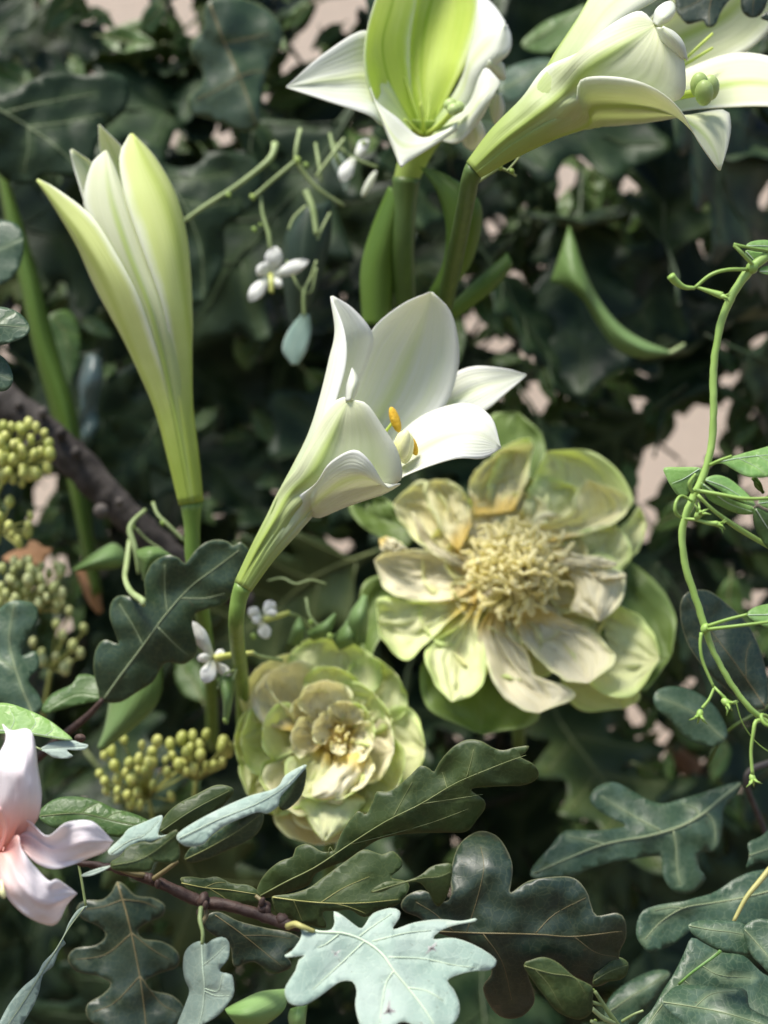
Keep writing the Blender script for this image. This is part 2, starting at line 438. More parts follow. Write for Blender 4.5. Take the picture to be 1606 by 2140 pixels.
M['vein_yellow'] = plain_mat('yellow_vein', (0.32, 0.32, 0.10), (0.40, 0.38, 0.14), 90, 0.5)

M['lily_bud'] = petal_mat('pale_green_lily_petal', (0.38, 0.50, 0.09), (0.74, 0.80, 0.34), (0.50, 0.62, 0.09), (0.88, 0.90, 0.74), t0=0.05, t1=0.62, ribw=0.35, ribmix=0.5, streak=0.15, bstr=0.15, edge0=0.72, trans=0.38, tc_tip=(0.72, 0.82, 0.32))
M['lily_white'] = petal_mat('white_lily_petal', (0.42, 0.56, 0.15), (0.77, 0.79, 0.72), (0.62, 0.71, 0.30), (0.83, 0.84, 0.83), t0=0.08, t1=0.72, ribw=0.22, ribmix=0.55, ribfade=0.2, edge0=0.6, trans=0.36, tc_tip=(0.80, 0.83, 0.62))
M['lily_glow'] = petal_mat('green_throated_lily_petal', (0.60, 0.71, 0.15), (0.80, 0.85, 0.48), (0.42, 0.58, 0.05), (0.86, 0.88, 0.76), t0=0.50, t1=1.05, ribw=0.10, ribmix=0.9, streak=0.55, ribfade=0.2, edge0=0.8, trans=0.5, tc_base=(0.74, 0.87, 0.16), tc_tip=(0.80, 0.88, 0.30))  # strong dark rib also paints in the shading of the midrib groove
M['lily_cream'] = petal_mat('cream_green_lily_petal', (0.42, 0.54, 0.14), (0.76, 0.79, 0.58), (0.46, 0.60, 0.12), (0.86, 0.87, 0.80), t0=0.10, t1=0.80, ribw=0.24, ribmix=0.75, ribfade=0.3, edge0=0.72, trans=0.38, tc_tip=(0.82, 0.86, 0.56), streak=0.12, bstr=0.15)
M['peony'] = petal_mat('cream_peony_petal', (0.80, 0.64, 0.20), (0.88, 0.84, 0.58), (0.82, 0.72, 0.36), (0.82, 0.86, 0.50), t0=0.05, t1=0.34, ribw=0.30, ribmix=0.22, ribfade=0.5, edge0=0.72, trans=0.48, tc_base=(0.85, 0.70, 0.22), tc_tip=(0.88, 0.88, 0.52), crink=0.8, bstr=0.25, streak=0.08, lines=30)
M['peony_blush'] = petal_mat('blush_peony_petal', (0.82, 0.68, 0.24), (0.90, 0.86, 0.68), (0.84, 0.76, 0.46), (0.84, 0.87, 0.56), t0=0.05, t1=0.34, ribw=0.30, ribmix=0.2, ribfade=0.5, edge0=0.8, trans=0.48, tc_base=(0.85, 0.72, 0.26), tc_tip=(0.90, 0.87, 0.60), crink=0.8, bstr=0.25, streak=0.08, lines=30)
M['peony_green'] = petal_mat('green_peony_petal', (0.78, 0.66, 0.20), (0.84, 0.86, 0.56), (0.84, 0.82, 0.54), (0.70, 0.82, 0.38), t0=0.05, t1=0.34, ribw=0.4, ribmix=0.4, ribfade=0.5, edge0=0.7, trans=0.48, tc_base=(0.8, 0.7, 0.2), tc_tip=(0.78, 0.86, 0.36), crink=0.9, bstr=0.28, streak=0.08, lines=30)
M['sepal'] = petal_mat('green_sepal', (0.09, 0.14, 0.03), (0.14, 0.21, 0.05), (0.20, 0.28, 0.09), (0.28, 0.38, 0.13), t0=0.1, t1=0.7, ribw=0.14, ribmix=0.5, edge0=0.85, trans=0.25, tc_tip=(0.2, 0.32, 0.05), rough=0.45, lines=24)
M['blade'] = petal_mat('green_strap_leaf', (0.085, 0.16, 0.022), (0.12, 0.21, 0.035), (0.15, 0.25, 0.05), (0.13, 0.23, 0.05), t0=0.1, t1=0.8, ribw=0.12, ribmix=0.4, edge0=0.85, trans=0.25, tc_tip=(0.16, 0.30, 0.03), rough=0.42, lines=40)
M['blade_light'] = petal_mat('light_green_blade', (0.13, 0.22, 0.06), (0.20, 0.32, 0.12), (0.24, 0.36, 0.14), (0.26, 0.38, 0.18), t0=0.1, t1=0.8, ribw=0.12, ribmix=0.4, edge0=0.85, trans=0.3, tc_tip=(0.22, 0.38, 0.06), rough=0.42, lines=24)
M['blade_dark'] = petal_mat('dull_dark_leaf', (0.030, 0.055, 0.036), (0.045, 0.075, 0.050), (0.10, 0.14, 0.09), (0.05, 0.08, 0.055), t0=0.1, t1=0.8, ribw=0.12, ribmix=0.5, edge0=0.85, trans=0.1, rough=0.5, lines=24)
M['blade_gloss'] = petal_mat('glossy_blue_green_blade', (0.05, 0.09, 0.07), (0.10, 0.15, 0.14), (0.16, 0.22, 0.20), (0.10, 0.15, 0.13), t0=0.1, t1=0.8, ribw=0.12, ribmix=0.3, edge0=0.85, trans=0.1, rough=0.25, lines=24, spec=0.7)
M['pink'] = petal_mat('pink_lily_petal', (0.82, 0.48, 0.42), (0.86, 0.81, 0.83), (0.86, 0.72, 0.74), (0.87, 0.85, 0.88), t0=0.06, t1=0.50, ribw=0.30, ribmix=0.35, ribfade=0.2, edge0=0.7, trans=0.3, tc_base=(0.85, 0.55, 0.42), tc_tip=(0.86, 0.80, 0.80), crink=1.0, bstr=0.22, lines=14)
M['jasmine'] = petal_mat('white_small_petal', (0.72, 0.76, 0.62), (0.88, 0.89, 0.86), (0.82, 0.85, 0.76), (0.88, 0.89, 0.88), t0=0.0, t1=0.4, ribw=0.2, ribmix=0.3, edge0=0.8, trans=0.3)
M['anther'] = plain_mat('orange_anther', (0.62, 0.36, 0.03), (0.74, 0.47, 0.06), 700, 0.8, 0.1, bstr=0.8)
M['stigma'] = plain_mat('pale_yellow_stigma', (0.74, 0.74, 0.34), (0.80, 0.78, 0.44), 200, 0.5)
M['stigma_green'] = plain_mat('green_stigma', (0.36, 0.48, 0.16), (0.44, 0.55, 0.22), 120, 0.45, trans=0.15, tcol=(0.4, 0.6, 0.1))
M['filament'] = plain_mat('green_filament', (0.48, 0.62, 0.10), (0.60, 0.70, 0.16), 120, 0.5, trans=0.2, tcol=(0.5, 0.7, 0.1))
M['stamen'] = plain_mat('butter_yellow_stamen', (0.93, 0.87, 0.50), (0.95, 0.91, 0.62), 160, 0.6, 0.25, trans=0.5, tcol=(0.97, 0.92, 0.55))
M['stem'] = plain_mat('lily_stem', (0.12, 0.21, 0.035), (0.18, 0.28, 0.055), 50, 0.42, stretch=(3, 3, 0.3))
M['stem_dark'] = plain_mat('dark_green_stem', (0.055, 0.10, 0.018), (0.085, 0.14, 0.026), 50, 0.45, stretch=(3, 3, 0.3))
M['vine_stem'] = plain_mat('light_green_vine_stem', (0.22, 0.36, 0.07), (0.31, 0.47, 0.12), 45, 0.45)
M['thin_stem'] = plain_mat('pale_green_thin_stem', (0.20, 0.27, 0.10), (0.32, 0.40, 0.18), 60, 0.5)
M['bud'] = plain_mat('yellow_green_bud', (0.36, 0.40, 0.09), (0.52, 0.54, 0.16), 150, 0.38, 0.5)
M['bud_pale'] = plain_mat('pale_olive_bud', (0.34, 0.38, 0.13), (0.50, 0.53, 0.24), 150, 0.42, 0.5)
M['bud_stem'] = plain_mat('olive_bud_stalk', (0.22, 0.25, 0.06), (0.32, 0.34, 0.10), 100, 0.55)
M['bark'] = plain_mat('grey_brown_bark', (0.035, 0.030, 0.027), (0.10, 0.088, 0.08), 55, 0.75, 0.3, bstr=0.9, bdist=0.003)
M['twig'] = plain_mat('reddish_twig_bark', (0.035, 0.019, 0.015), (0.075, 0.045, 0.034), 130, 0.6, 0.35, bstr=0.7, bdist=0.0015)
M['dry'] = plain_mat('dry_brown_leaf', (0.30, 0.16, 0.08), (0.42, 0.25, 0.13), 60, 0.7, 0.2, trans=0.2, tcol=(0.5, 0.28, 0.1))
M['scar'] = plain_mat('pinkish_white_scar', (0.62, 0.58, 0.56), (0.72, 0.66, 0.64), 400, 0.7)
M['scar_dark'] = plain_mat('dark_hole_crumb', (0.03, 0.025, 0.02), (0.06, 0.05, 0.04), 400, 0.8)

# wall and ground
def wall_mat():
    m, nt, nd, lk = newmat('beige_plaster')
    oc = N(nd, 'ShaderNodeTexCoord').outputs['Object']
    a = noise_tex(nd, lk, 3.0, 6, oc); b = noise_tex(nd, lk, 120, 5, oc, 0.7)
    col = mix(nd, lk, ramp(nd, lk, a, 0.3, 0.7), (0.72, 0.58, 0.46), (0.80, 0.66, 0.53))
    col = mix(nd, lk, mth(nd, lk, 'MULTIPLY', ramp(nd, lk, b, 0.4, 0.7), 0.3), col, (0.44, 0.35, 0.29))
    return finish(m, nt, nd, lk, col, 0.85, 0.2, 0, None, b, 0.5, 0.004)
M['wall'] = wall_mat()
def ground_mat():
    m, nt, nd, lk = newmat('brown_soil')
    oc = N(nd, 'ShaderNodeTexCoord').outputs['Object']
    a = noise_tex(nd, lk, 5.0, 8, oc, 0.7)
    col = mix(nd, lk, ramp(nd, lk, a, 0.3, 0.7), (0.07, 0.05, 0.035), (0.16, 0.115, 0.08))
    return finish(m, nt, nd, lk, col, 0.95, 0.2, 0, None, a, 0.8, 0.02)
M['ground'] = ground_mat()
# ground: one undulating sheet; wall: a real slab with a stone coping
def build_setting():
    n = 40; V = []; F = []
    for i in range(n+1):
        for j in range(n+1):
            x = -30+60*i/n; y = -30+60*j/n
            V.append(Vector((x, y, 0.02*noise.noise(Vector((x*0.7, y*0.7, 0))))))
    for i in range(n):
        for j in range(n):
            a = i*(n+1)+j; F.append((a, a+n+1, a+n+2, a+1))
    tag(mesh_obj('ground', V, F, [M['ground']]), kind='structure')
    V = []; F = []
    def box(x0, x1, y0, y1, z0, z1):
        o = len(V)
        V.extend(Vector((x, y, z)) for x in (x0, x1) for y in (y0, y1) for z in (z0, z1))
        F.extend(tuple(o+i for i in f) for f in ((0, 1, 3, 2), (4, 6, 7, 5), (0, 4, 5, 1), (2, 3, 7, 6), (0, 2, 6, 4), (1, 5, 7, 3)))
    box(-4, 4, 1.75, 1.95, -0.1, 2.1)
    tag(mesh_obj('garden_wall', V, F, [M['wall']], smooth=False), 'beige plaster wall showing through the gaps behind all the leaves', 'wall')
build_setting()
M['pale_blade'] = petal_mat('pale_teal_leaf', (0.34, 0.50, 0.42), (0.42, 0.60, 0.52), (0.55, 0.68, 0.58), (0.6, 0.72, 0.62), t0=0.0, t1=0.5, ribw=0.12, ribmix=0.4, edge0=0.85, trans=0.2, lines=16)
M['vine_blade'] = petal_mat('fresh_green_blade', (0.20, 0.36, 0.10), (0.30, 0.48, 0.18), (0.40, 0.58, 0.24), (0.36, 0.54, 0.22), t0=0.0, t1=0.5, ribw=0.12, ribmix=0.4, edge0=0.85, trans=0.3, lines=16)
M['heart'] = plain_mat('ochre_flower_heart', (0.30, 0.20, 0.05), (0.42, 0.30, 0.09), 120, 0.7)
M['node'] = plain_mat('yellow_green_node', (0.20, 0.30, 0.06), (0.30, 0.40, 0.10), 60, 0.55)
M['under_blade'] = petal_mat('grey_green_bract', (0.16, 0.22, 0.17), (0.24, 0.31, 0.26), (0.32, 0.40, 0.32), (0.28, 0.36, 0.30), t0=0.0, t1=0.5, ribw=0.12, ribmix=0.4, edge0=0.85, trans=0.2, lines=16)
M['vein_dim'] = plain_mat('dim_green_vein', (0.035, 0.06, 0.025), (0.055, 0.085, 0.035), 90, 0.5)
M['twig_dim'] = plain_mat('dark_green_twig', (0.022, 0.030, 0.014), (0.045, 0.050, 0.026), 90, 0.6)
# ---------------------------------------------------------------- lilies
def lily_petal(T, d, axis, rad, phi, dphi, ext, mat, seed, rm=1.0, name='petal', **kw):
    """a tepal: runs up the trumpet at angle phi (90 = toward the lens), then along the free curves ext = (edge, middle, edge)"""
    k = d/FPX*1000
    C = []
    for e, ph in zip(ext, (phi-dphi, phi, phi+dphi)):
        c = []
        for i, (a, r) in enumerate(zip(axis, rad)):
            b = axis[min(i+1, len(axis)-1)]; a0 = axis[max(i-1, 0)]
            tx, ty = b[0]-a0[0], b[1]-a0[1]; L = math.hypot(tx, ty); nx, ny = -ty/L, tx/L
            cs, sn = math.cos(R(ph)), math.sin(R(ph))
            c.append((a[0]+nx*r*rm*cs, a[1]+ny*r*rm*cs, a[2]-r*rm*sn*k))
        C.append(c+list(e))
    kw.setdefault('crinkle', 0.7); kw.setdefault('pleat', 0.3)
    return loft(name, C, d, mat, T, nu=46, nv=18, thick=0.00035, seed=seed, rib=kw.pop('rib', 0.6), **kw)

# lily 1: still closed, left
D1 = 0.665
T = thing('lily', P(440, 1500, D1+.02), 'pale green lily still closed, standing left of the others beside the brown branch', 'lily', 'white trumpet lilies')
ax = [(400, 1052, 0), (384, 955, 0), (364, 850, 0), (343, 750, 0)]; rd = [25, 32, 40, 60]
m = M['lily_bud']
lily_petal(T, D1, ax, rd, 290, 48, ([(290, 560, 20), (250, 420, 22), (212, 320, 14), (207, 262, 8)], [(330, 560, 22), (280, 420, 24), (238, 320, 16), (208, 261, 8)], [(370, 560, 16), (320, 420, 18), (268, 325, 12), (210, 263, 8)]), M['lily_cream'], 1, .94)
lily_petal(T, D1, ax, rd, 215, 40, ([(205, 560, -2), (182, 440, 0), (155, 350, 4), (148, 314, 4)], [(250, 520, 12), (214, 420, 14), (182, 350, 10), (150, 312, 5)], [(270, 520, 20), (236, 420, 20), (202, 350, 12), (152, 313, 5)]), M['lily_cream'], 2, .94)
lily_petal(T, D1, ax, rd, 330, 40, ([(350, 600, 18), (330, 450, 18), (300, 340, 8), (280, 292, 3)], [(385, 620, 8), (375, 490, 10), (345, 380, 6), (282, 291, 2)], [(390, 640, -2), (380, 520, 0), (352, 400, 2), (284, 293, 2)]), m, 3, .9)
lily_petal(T, D1, ax, rd, 92, 42, ([(352, 640, -16), (310, 520, -16), (268, 420, -13), (240, 350, -9), (223, 316, -6)], [(312, 640, -18), (266, 520, -19), (234, 420, -16), (222, 350, -11), (222, 315, -6)], [(262, 600, -14), (206, 490, -14), (176, 425, -11), (192, 345, -8), (221, 315, -6)]), M['lily_cream'], 4, .96, rib=-1.2)
lily_petal(T, D1, ax, rd, 22, 52, ([(401, 680, 6), (398, 580, 8), (388, 480, 8), (365, 400, 6), (325, 330, 3), (279, 281, 0)], [(388, 640, -10), (372, 520, -13), (345, 420, -11), (306, 340, -6), (276, 280, 0)], [(340, 640, -19), (298, 520, -20), (264, 420, -16), (250, 330, -8), (271, 282, 0)]), m, 5, 1.0, rib=-0.8)
lily_petal(T, D1, ax, rd, 150, 52, ([(292, 622, -19), (244, 530, -19), (192, 452, -14), (122, 396, -6), (81, 374, 0)], [(225, 600, -14), (170, 500, -12), (122, 432, -6), (79, 375, 0)], [(205, 610, 4), (160, 510, 4), (115, 432, 2), (77, 376, 0)]), m, 6, 1.02)
px_tube_obj('stem', [(400, 1046, 0), (402, 1100, 1), (405, 1170, 3), (425, 1290, 8), (440, 1420, 90), (445, 1560, 160)], D1, [25, 17, 17, 16, 14, 13], M['stem'], T, 24, 12)

# lily 2: open, centre
D2 = 0.60
T2 = thing('lily', P(500, 1560, D2+.05), 'white open lily with orange anthers, in the middle, leaning right over the cream peony', 'lily', 'white trumpet lilies')
ax = [(508, 1226, 0), (550, 1155, 0), (589, 1098, 0), (625, 1045, 0)]; rd = [19, 27, 36, 45]
m = M['lily_white']
lily_petal(T2, D2, ax, rd, 255, 48, ([(695, 900, 20), (738, 800, 24), (775, 697, 26), (838, 639, 26), (897, 612, 24)], [(740, 940, 36), (810, 840, 40), (862, 730, 38), (888, 660, 32), (901, 611, 26)], [(790, 960, 34), (920, 860, 36), (957, 775, 34), (957, 705, 30), (940, 648, 27), (904, 612, 25)]), m, 11, .95)
lily_petal(T2, D2, ax, rd, 310, 42, ([(800, 950, 40), (900, 820, 44), (975, 768, 42), (1050, 769, 34), (1100, 782, 30)], [(800, 960, 34), (920, 860, 38), (1000, 812, 37), (1101, 783, 30)], [(800, 990, 26), (920, 900, 30), (1010, 862, 32), (1062, 818, 30), (1100, 785, 30)]), m, 12, .93)
lily_petal(T2, D2, ax, rd, 190, 42, ([(665, 960, -14), (700, 850, -10), (724, 760, -5), (721, 690, 0), (694, 620, 8)], [(640, 920, 0), (670, 835, 2), (692, 750, 4), (704, 692, 6), (692, 619, 8)], [(690, 900, 14), (750, 800, 18), (780, 722, 16), (774, 686, 12), (737, 643, 9), (697, 618, 8)]), m, 13, 1.0, rib=0)
lily_petal(T2, D2, ax, rd, 350, 46, ([(760, 990, 30), (850, 892, 28), (915, 854, 20), (980, 843, 10), (1028, 872, 2), (1047, 932, -4)], [(740, 1030, 14), (830, 970, 6), (930, 915, -2), (1000, 908, -5), (1048, 934, -4)], [(700, 1060, -4), (800, 1025, -10), (850, 992, -12), (950, 958, -12), (1010, 958, -8), (1047, 937, -4)]), m, 14, .96)
lily_petal(T2, D2, ax, rd, 120, 48, ([(700, 1010, -16), (790, 1012, -18), (839, 1003, -20), (833, 945, -23), (800, 890, -25), (766, 843, -26), (733, 836, -24)], [(655, 985, -17), (690, 920, -20), (712, 870, -23), (729, 838, -24)], [(640, 960, -10), (668, 890, -12), (695, 845, -16), (722, 830, -22), (728, 838, -24)]), M['lily_cream'], 15, 1.0, rib=-2.0)
lily_petal(T2, D2, ax, rd, 50, 48, ([(665, 1082, 0), (725, 1058, -2), (800, 1032, -8), (838, 1010, -14), (815, 1019, -22)], [(660, 1050, -14), (710, 1010, -22), (760, 996, -27), (813, 1020, -23)], [(660, 1010, -22), (690, 966, -27), (740, 940, -31), (773, 962, -31), (798, 1003, -27), (811, 1018, -23)]), m, 16, 1.0)
loft('petal_tip', [[(722, 838, -24), (724, 805, -22), (735, 769, -18)], [(734, 836, -26), (741, 800, -25), (737, 768, -18)], [(744, 829, -21), (752, 797, -19), (739, 769, -18)]], D2, m, T2, 14, 8, t0=0.8)
k = D2/FPX
for (x, y, dd, hx, hy, r, fx, fy, fd) in ((826, 877, 2, 9, 27, 10, 700, 1010, 6), (863, 931, -4, 8, 21, 9, 700, 1020, 2)):
    st = px_tube_obj('stamen', [(fx, fy, fd), ((fx+x)/2, (fy+y)/2+12, fd/2+dd/2+2), (x, y, dd+1)], D2, [4, 4, 3], M['filament'], T2, 12)
    V, F = px_blob(x, y, dd, D2, hx, hy, 0, r, lobes=2, amp=.18)
    mesh_obj('anther', V, F, [M['anther']], st)
pi = px_tube_obj('pistil', [(680, 1030, 4), (770, 980, 0), (840, 950, -4)], D2, [7, 7, 8], M['stigma'], T2, 14)
g = [px_blob(843+a, 934+b, -6+c, D2, -5, 32, 1, 15, nu=9, nv=11) for a, b, c in ((-6, 0, 0), (7, 3, 0), (1, -4, -4))]
V, F = join(g); mesh_obj('stigma', V, F, [M['stigma']], pi)
px_tube_obj('stem', [(510, 1222, 0), (500, 1250, 1), (494, 1300, 5), (497, 1350, 40), (505, 1420, 100), (510, 1560, 140)], D2, [20, 18, 17, 16, 15, 14], M['stem'], T2, 24, 12)

# lily 3: facing the lens, top
D3 = 0.655
T3 = thing('lily', P(850, 640, D3+.06), 'white lily facing the viewer with a glowing green throat, at the top edge', 'lily', 'white trumpet lilies')
m = M['lily_glow']; mw = M['lily_white']
kw = dict(crinkle=0.4, thick=0.00035)
# funnel behind the mouth
V = []; F = []; TT = []; SS = []
rings = [(893, 226, 36, 80), (889, 256, 38, 62), (880, 292, 40, 44), (866, 330, 41, 33), (852, 368, 42, 28), (848, 395, 44, 26)]
for i, (x, y, dd, r) in enumerate(rings):
    for q in range(28):
        an = 2*math.pi*q/28
        V.append(P(x+r*math.cos(an), y+r*0.35*math.sin(an), D3+(dd-r*0.19*math.sin(an))/1000)); TT.append(0.05); SS.append(0.5)
for i in range(len(rings)-1):
    for q in range(28): F.append((i*28+q, i*28+(q+1) % 28, (i+1)*28+(q+1) % 28, (i+1)*28+q))
mesh_obj('flower_tube', V, F, [M['lily_cream']], T3, {'t': TT, 's': SS}, 0.0008)
loft('petal', [[(880, 278, 25), (848, 185, 30), (842, 80, 38), (858, -20, 46), (900, -120, 50)], [(888, 275, 30), (880, 150, 48), (890, 50, 57), (920, -60, 60), (940, -140, 52)], [(900, 270, 28), (948, 180, 34), (992, 90, 40), (1006, 0, 46), (985, -90, 50), (950, -140, 52)]], D3, m, T3, 46, 16, seed=21, rib=-1.5, **kw)
loft('petal', [[(870, 278, 20), (800, 235, 8), (770, 180, 2), (763, 100, 2), (786, 0, 8), (830, -90, 18)], [(878, 278, 24), (822, 190, 18), (800, 95, 17), (822, 0, 22), (842, -95, 22)], [(886, 276, 27), (862, 190, 28), (858, 90, 32), (872, -20, 36), (850, -95, 24)]], D3, m, T3, 46, 16, seed=22, t0=0.25, **kw)
loft('petal', [[(860, 270, 22), (790, 130, 14), (764, 64, 10), (680, 110, 4), (599, 180, -4)], [(868, 272, 20), (785, 170, 12), (700, 168, 5), (598, 182, -4)], [(870, 275, 14), (800, 264, 2), (770, 241, -2), (690, 214, -4), (599, 184, -4)]], D3, mw, T3, 46, 16, seed=23, rib=-1.5, t0=.1, **kw)
loft('petal', [[(895, 272, 26), (962, 170, 24), (992, 60, 30), (1000, -10, 32), (1032, 10, 22), (1058, 46, 10)], [(900, 272, 22), (962, 195, 12), (985, 132, 7), (1030, 80, 3), (1056, 52, 4)], [(905, 274, 18), (985, 235, 10), (1027, 150, 4), (1064, 112, 4), (1070, 78, 6), (1060, 50, 8)]], D3, mw, T3, 46, 18, seed=24, rib=0, t0=.25, **kw)
loft('petal', [[(905, 275, 18), (975, 222, 6), (1002, 160, 0), (1018, 142, -4), (1044, 168, -8)], [(905, 280, 12), (972, 250, -6), (1008, 205, -11), (1045, 171, -8)], [(900, 285, 12), (955, 300, -4), (1000, 258, -8), (1030, 205, -10), (1046, 173, -8)]], D3, mw, T3, 40, 16, seed=25, rib=0, t0=.35, **kw)
loft('petal', [[(775, 182, -2), (790, 213, -8), (830, 245, -10), (880, 286, -8), (930, 272, -8), (955, 256, -8)], [(774, 186, -4), (794, 236, -14), (836, 300, -20), (890, 300, -16), (956, 264, -9)], [(774, 190, -3), (803, 268, -10), (826, 325, -20), (838, 349, -25), (850, 341, -24), (900, 310, -16), (958, 272, -8)]], D3, mw, T3, 46, 16, seed=26, rib=0, t0=.55, **kw)
loft('petal_edge', [[(1015, 140, 4), (1030, 160, 10), (1052, 165, 16)], [(1020, 130, 0), (1040, 142, 6), (1054, 164, 14)], [(1018, 125, 6), (1048, 132, 12), (1055, 162, 16)]], D3, mw, T3, 12, 8, t0=0.7)
loft('petal_tip', [[(1028, 190, 14), (1026, 225, 18), (1034, 256, 20)], [(1040, 195, 10), (1040, 225, 14), (1035, 257, 20)], [(1044, 195, 16), (1052, 228, 20), (1037, 256, 21)]], D3, mw, T3, 14, 8, t0=0.7)
loft('petal_tip', [[(960, 270, 8), (970, 300, 12), (985, 312, 14)], [(985, 255, 4), (995, 285, 8), (988, 312, 14)], [(1000, 250, 10), (1012, 282, 14), (990, 311, 15)]], D3, mw, T3, 14, 8, t0=0.6)
for tx, ty, td in ((846, 250, 8), (874, 160, 30), (879, 215, 12), (900, 190, 30), (845, 160, 26)):
    px_tube_obj('stamen', [(886, 284, 24), ((tx+886)/2+2, (ty+284)/2+4, td*0.5+10), (tx, ty, td)], D3, [4, 4, 2.5], M['filament'], T3, 10, 6)
pi = px_tube_obj('pistil', [(888, 284, 24), (920, 262, 8), (948, 232, -4)], D3, [6, 6, 7], M['filament'], T3, 12)
g = [px_blob(950+a, 221+b, -8+c, D3, 2, 6, 2, 15, nu=9, nv=11) for a, b, c in ((-8, -3, 0), (7, 3, 0), (-1, 7, -3))]
V, F = join(g); mesh_obj('stigma', V, F, [M['stigma_green']], pi)
px_tube_obj('stem', [(850, 372, 42), (846, 420, 44), (842, 520, 48), (846, 640, 60)], D3, [30, 27, 25, 24], M['stem_dark'], T3, 20, 12)
loft('leaf', [[(815, 390, 46), (778, 480, 50), (756, 570, 54), (760, 680, 56)], [(835, 400, 40), (808, 500, 44), (790, 580, 48), (790, 680, 52)], [(842, 400, 44), (832, 500, 50), (822, 590, 54), (812, 690, 58)]], D3, M['blade'], T3, 30, 10, seed=3)
loft('leaf', [[(880, 350, 36), (915, 400, 30), (935, 480, 32), (925, 560, 44), (880, 640, 56)], [(900, 352, 32), (960, 410, 22), (975, 480, 24), (945, 570, 40), (890, 640, 54)], [(905, 350, 30), (985, 402, 24), (1006, 450, 26), (985, 545, 38), (935, 615, 50), (905, 645, 56)]], D3, M['blade'], T3, 30, 12, seed=4)
loft('leaf', [[(1062, 530, 66), (1010, 575, 60), (940, 640, 58)], [(1068, 545, 62), (1015, 595, 56), (945, 655, 58)], [(1070, 555, 66), (1030, 605, 62), (950, 664, 60)]], D3, M['blade'], T3, 18, 8, seed=5)

# lily 4: pointing right, top right
D4 = 0.60
T4 = thing('lily', P(930, 640, D4+.10), 'creamy trumpet lily seen from the side, mouth turned right under a dark oak leaf', 'lily', 'white trumpet lilies')
m = M['lily_cream']
ax = [(990, 354, 0), (1052, 298, 0), (1124, 246, 0), (1185, 200, 0)]; rd = [22, 40, 56, 78]
lily_petal(T4, D4, ax, rd, 250, 48, ([(1270, 120, 40), (1380, 20, 46), (1480, -60, 44), (1600, -100, 30)], [(1280, 150, 46), (1420, 80, 56), (1530, 20, 50), (1610, -90, 32)], [(1300, 200, 44), (1460, 152, 52), (1580, 92, 44), (1640, 0, 36), (1615, -90, 32)]), m, 31, .95)
lily_petal(T4, D4, ax, rd, 318, 46, ([(1280, 220, 34), (1420, 150, 44), (1540, 110, 36), (1640, 130, 20), (1700, 190, 10)], [(1290, 240, 26), (1430, 200, 28), (1560, 172, 16), (1700, 192, 10)], [(1300, 252, 14), (1440, 229, 12), (1560, 222, 4), (1640, 220, 4), (1700, 195, 10)]), m, 32, .95)
lily_petal(T4, D4, ax, rd, 162, 62, ([(1228, 122, -16), (1298, 46, -16), (1400, -20, -16), (1450, -110, -5)], [(1163, 110, -4), (1208, 40, -2), (1252, -30, 0), (1340, -110, 0), (1450, -112, -5)], [(1240, 80, 20), (1330, -20, 26), (1400, -90, 14), (1450, -112, -4)]), m, 33, .93)
lily_petal(T4, D4, ax, rd, 96, 62, ([(1255, 205, -24), (1340, 212, -30), (1422, 207, -32), (1433, 150, -34), (1418, 95, -34), (1378, 56, -31)], [(1230, 142, -30), (1300, 96, -33), (1370, 53, -30)], [(1215, 108, -24), (1270, 58, -26), (1335, 24, -28), (1368, 48, -30)]), m, 34, 1.0, rib=-2.2)
lily_petal(T4, D4, ax, rd, 20, 52, ([(1260, 263, 8), (1350, 256, 10), (1430, 242, 10), (1513, 229, 4), (1528, 258, -2), (1522, 305, -10), (1507, 355, -20)], [(1240, 225, -22), (1330, 222, -28), (1408, 240, -24), (1462, 272, -21), (1492, 312, -20), (1506, 356, -21)], [(1215, 166, -34), (1290, 160, -40), (1360, 180, -42), (1420, 226, -39), (1464, 300, -31), (1502, 354, -22)]), m, 35, 1.02)
loft('petal_tip', [[(1364, 46, -29), (1370, 20, -29), (1390, 4, -26), (1406, 3, -24)], [(1374, 54, -34), (1390, 36, -36), (1404, 20, -32), (1409, 6, -24)], [(1380, 54, -30), (1402, 42, -30), (1416, 18, -26), (1411, 8, -24)]], D4, M['lily_white'], T4, 16, 8, t0=0.8)
loft('petal_edge', [[(1376, 56, -33), (1384, 78, -34), (1400, 98, -34), (1425, 118, -34)], [(1384, 58, -38), (1400, 74, -39), (1418, 95, -38), (1430, 122, -35)], [(1384, 58, -35), (1408, 70, -35), (1426, 92, -34), (1434, 126, -33)]], D4, M['lily_white'], T4, 16, 8, t0=0.8)
pi = px_tube_obj('pistil', [(1250, 232, 10), (1370, 210, 0), (1462, 192, -8)], D4, [8, 8, 9], M['filament'], T4, 14)
g = [px_blob(1474+a, 186+b, -12+c, D4, 2, 24, 2, 19, nu=9, nv=11) for a, b, c in ((-12, -8, 0), (11, -3, 2), (-2, 8, -5))]
V, F = join(g); mesh_obj('stigma', V, F, [M['stigma_green']], pi)
for y1, dd in ((120, 20), (150, 34)):
    px_tube_obj('stamen', [(1300, 215, 16), (1390, 160, 24), (1490, y1-50, 26)], D4, [4, 4, 3], M['filament'], T4, 10, 6)
px_tube_obj('stem', [(996, 350, 0), (984, 372, 2), (975, 420, 14), (955, 520, 50), (930, 640, 100)], D4, [23, 20, 19, 19, 18], M['stem_dark'], T4, 20, 12)

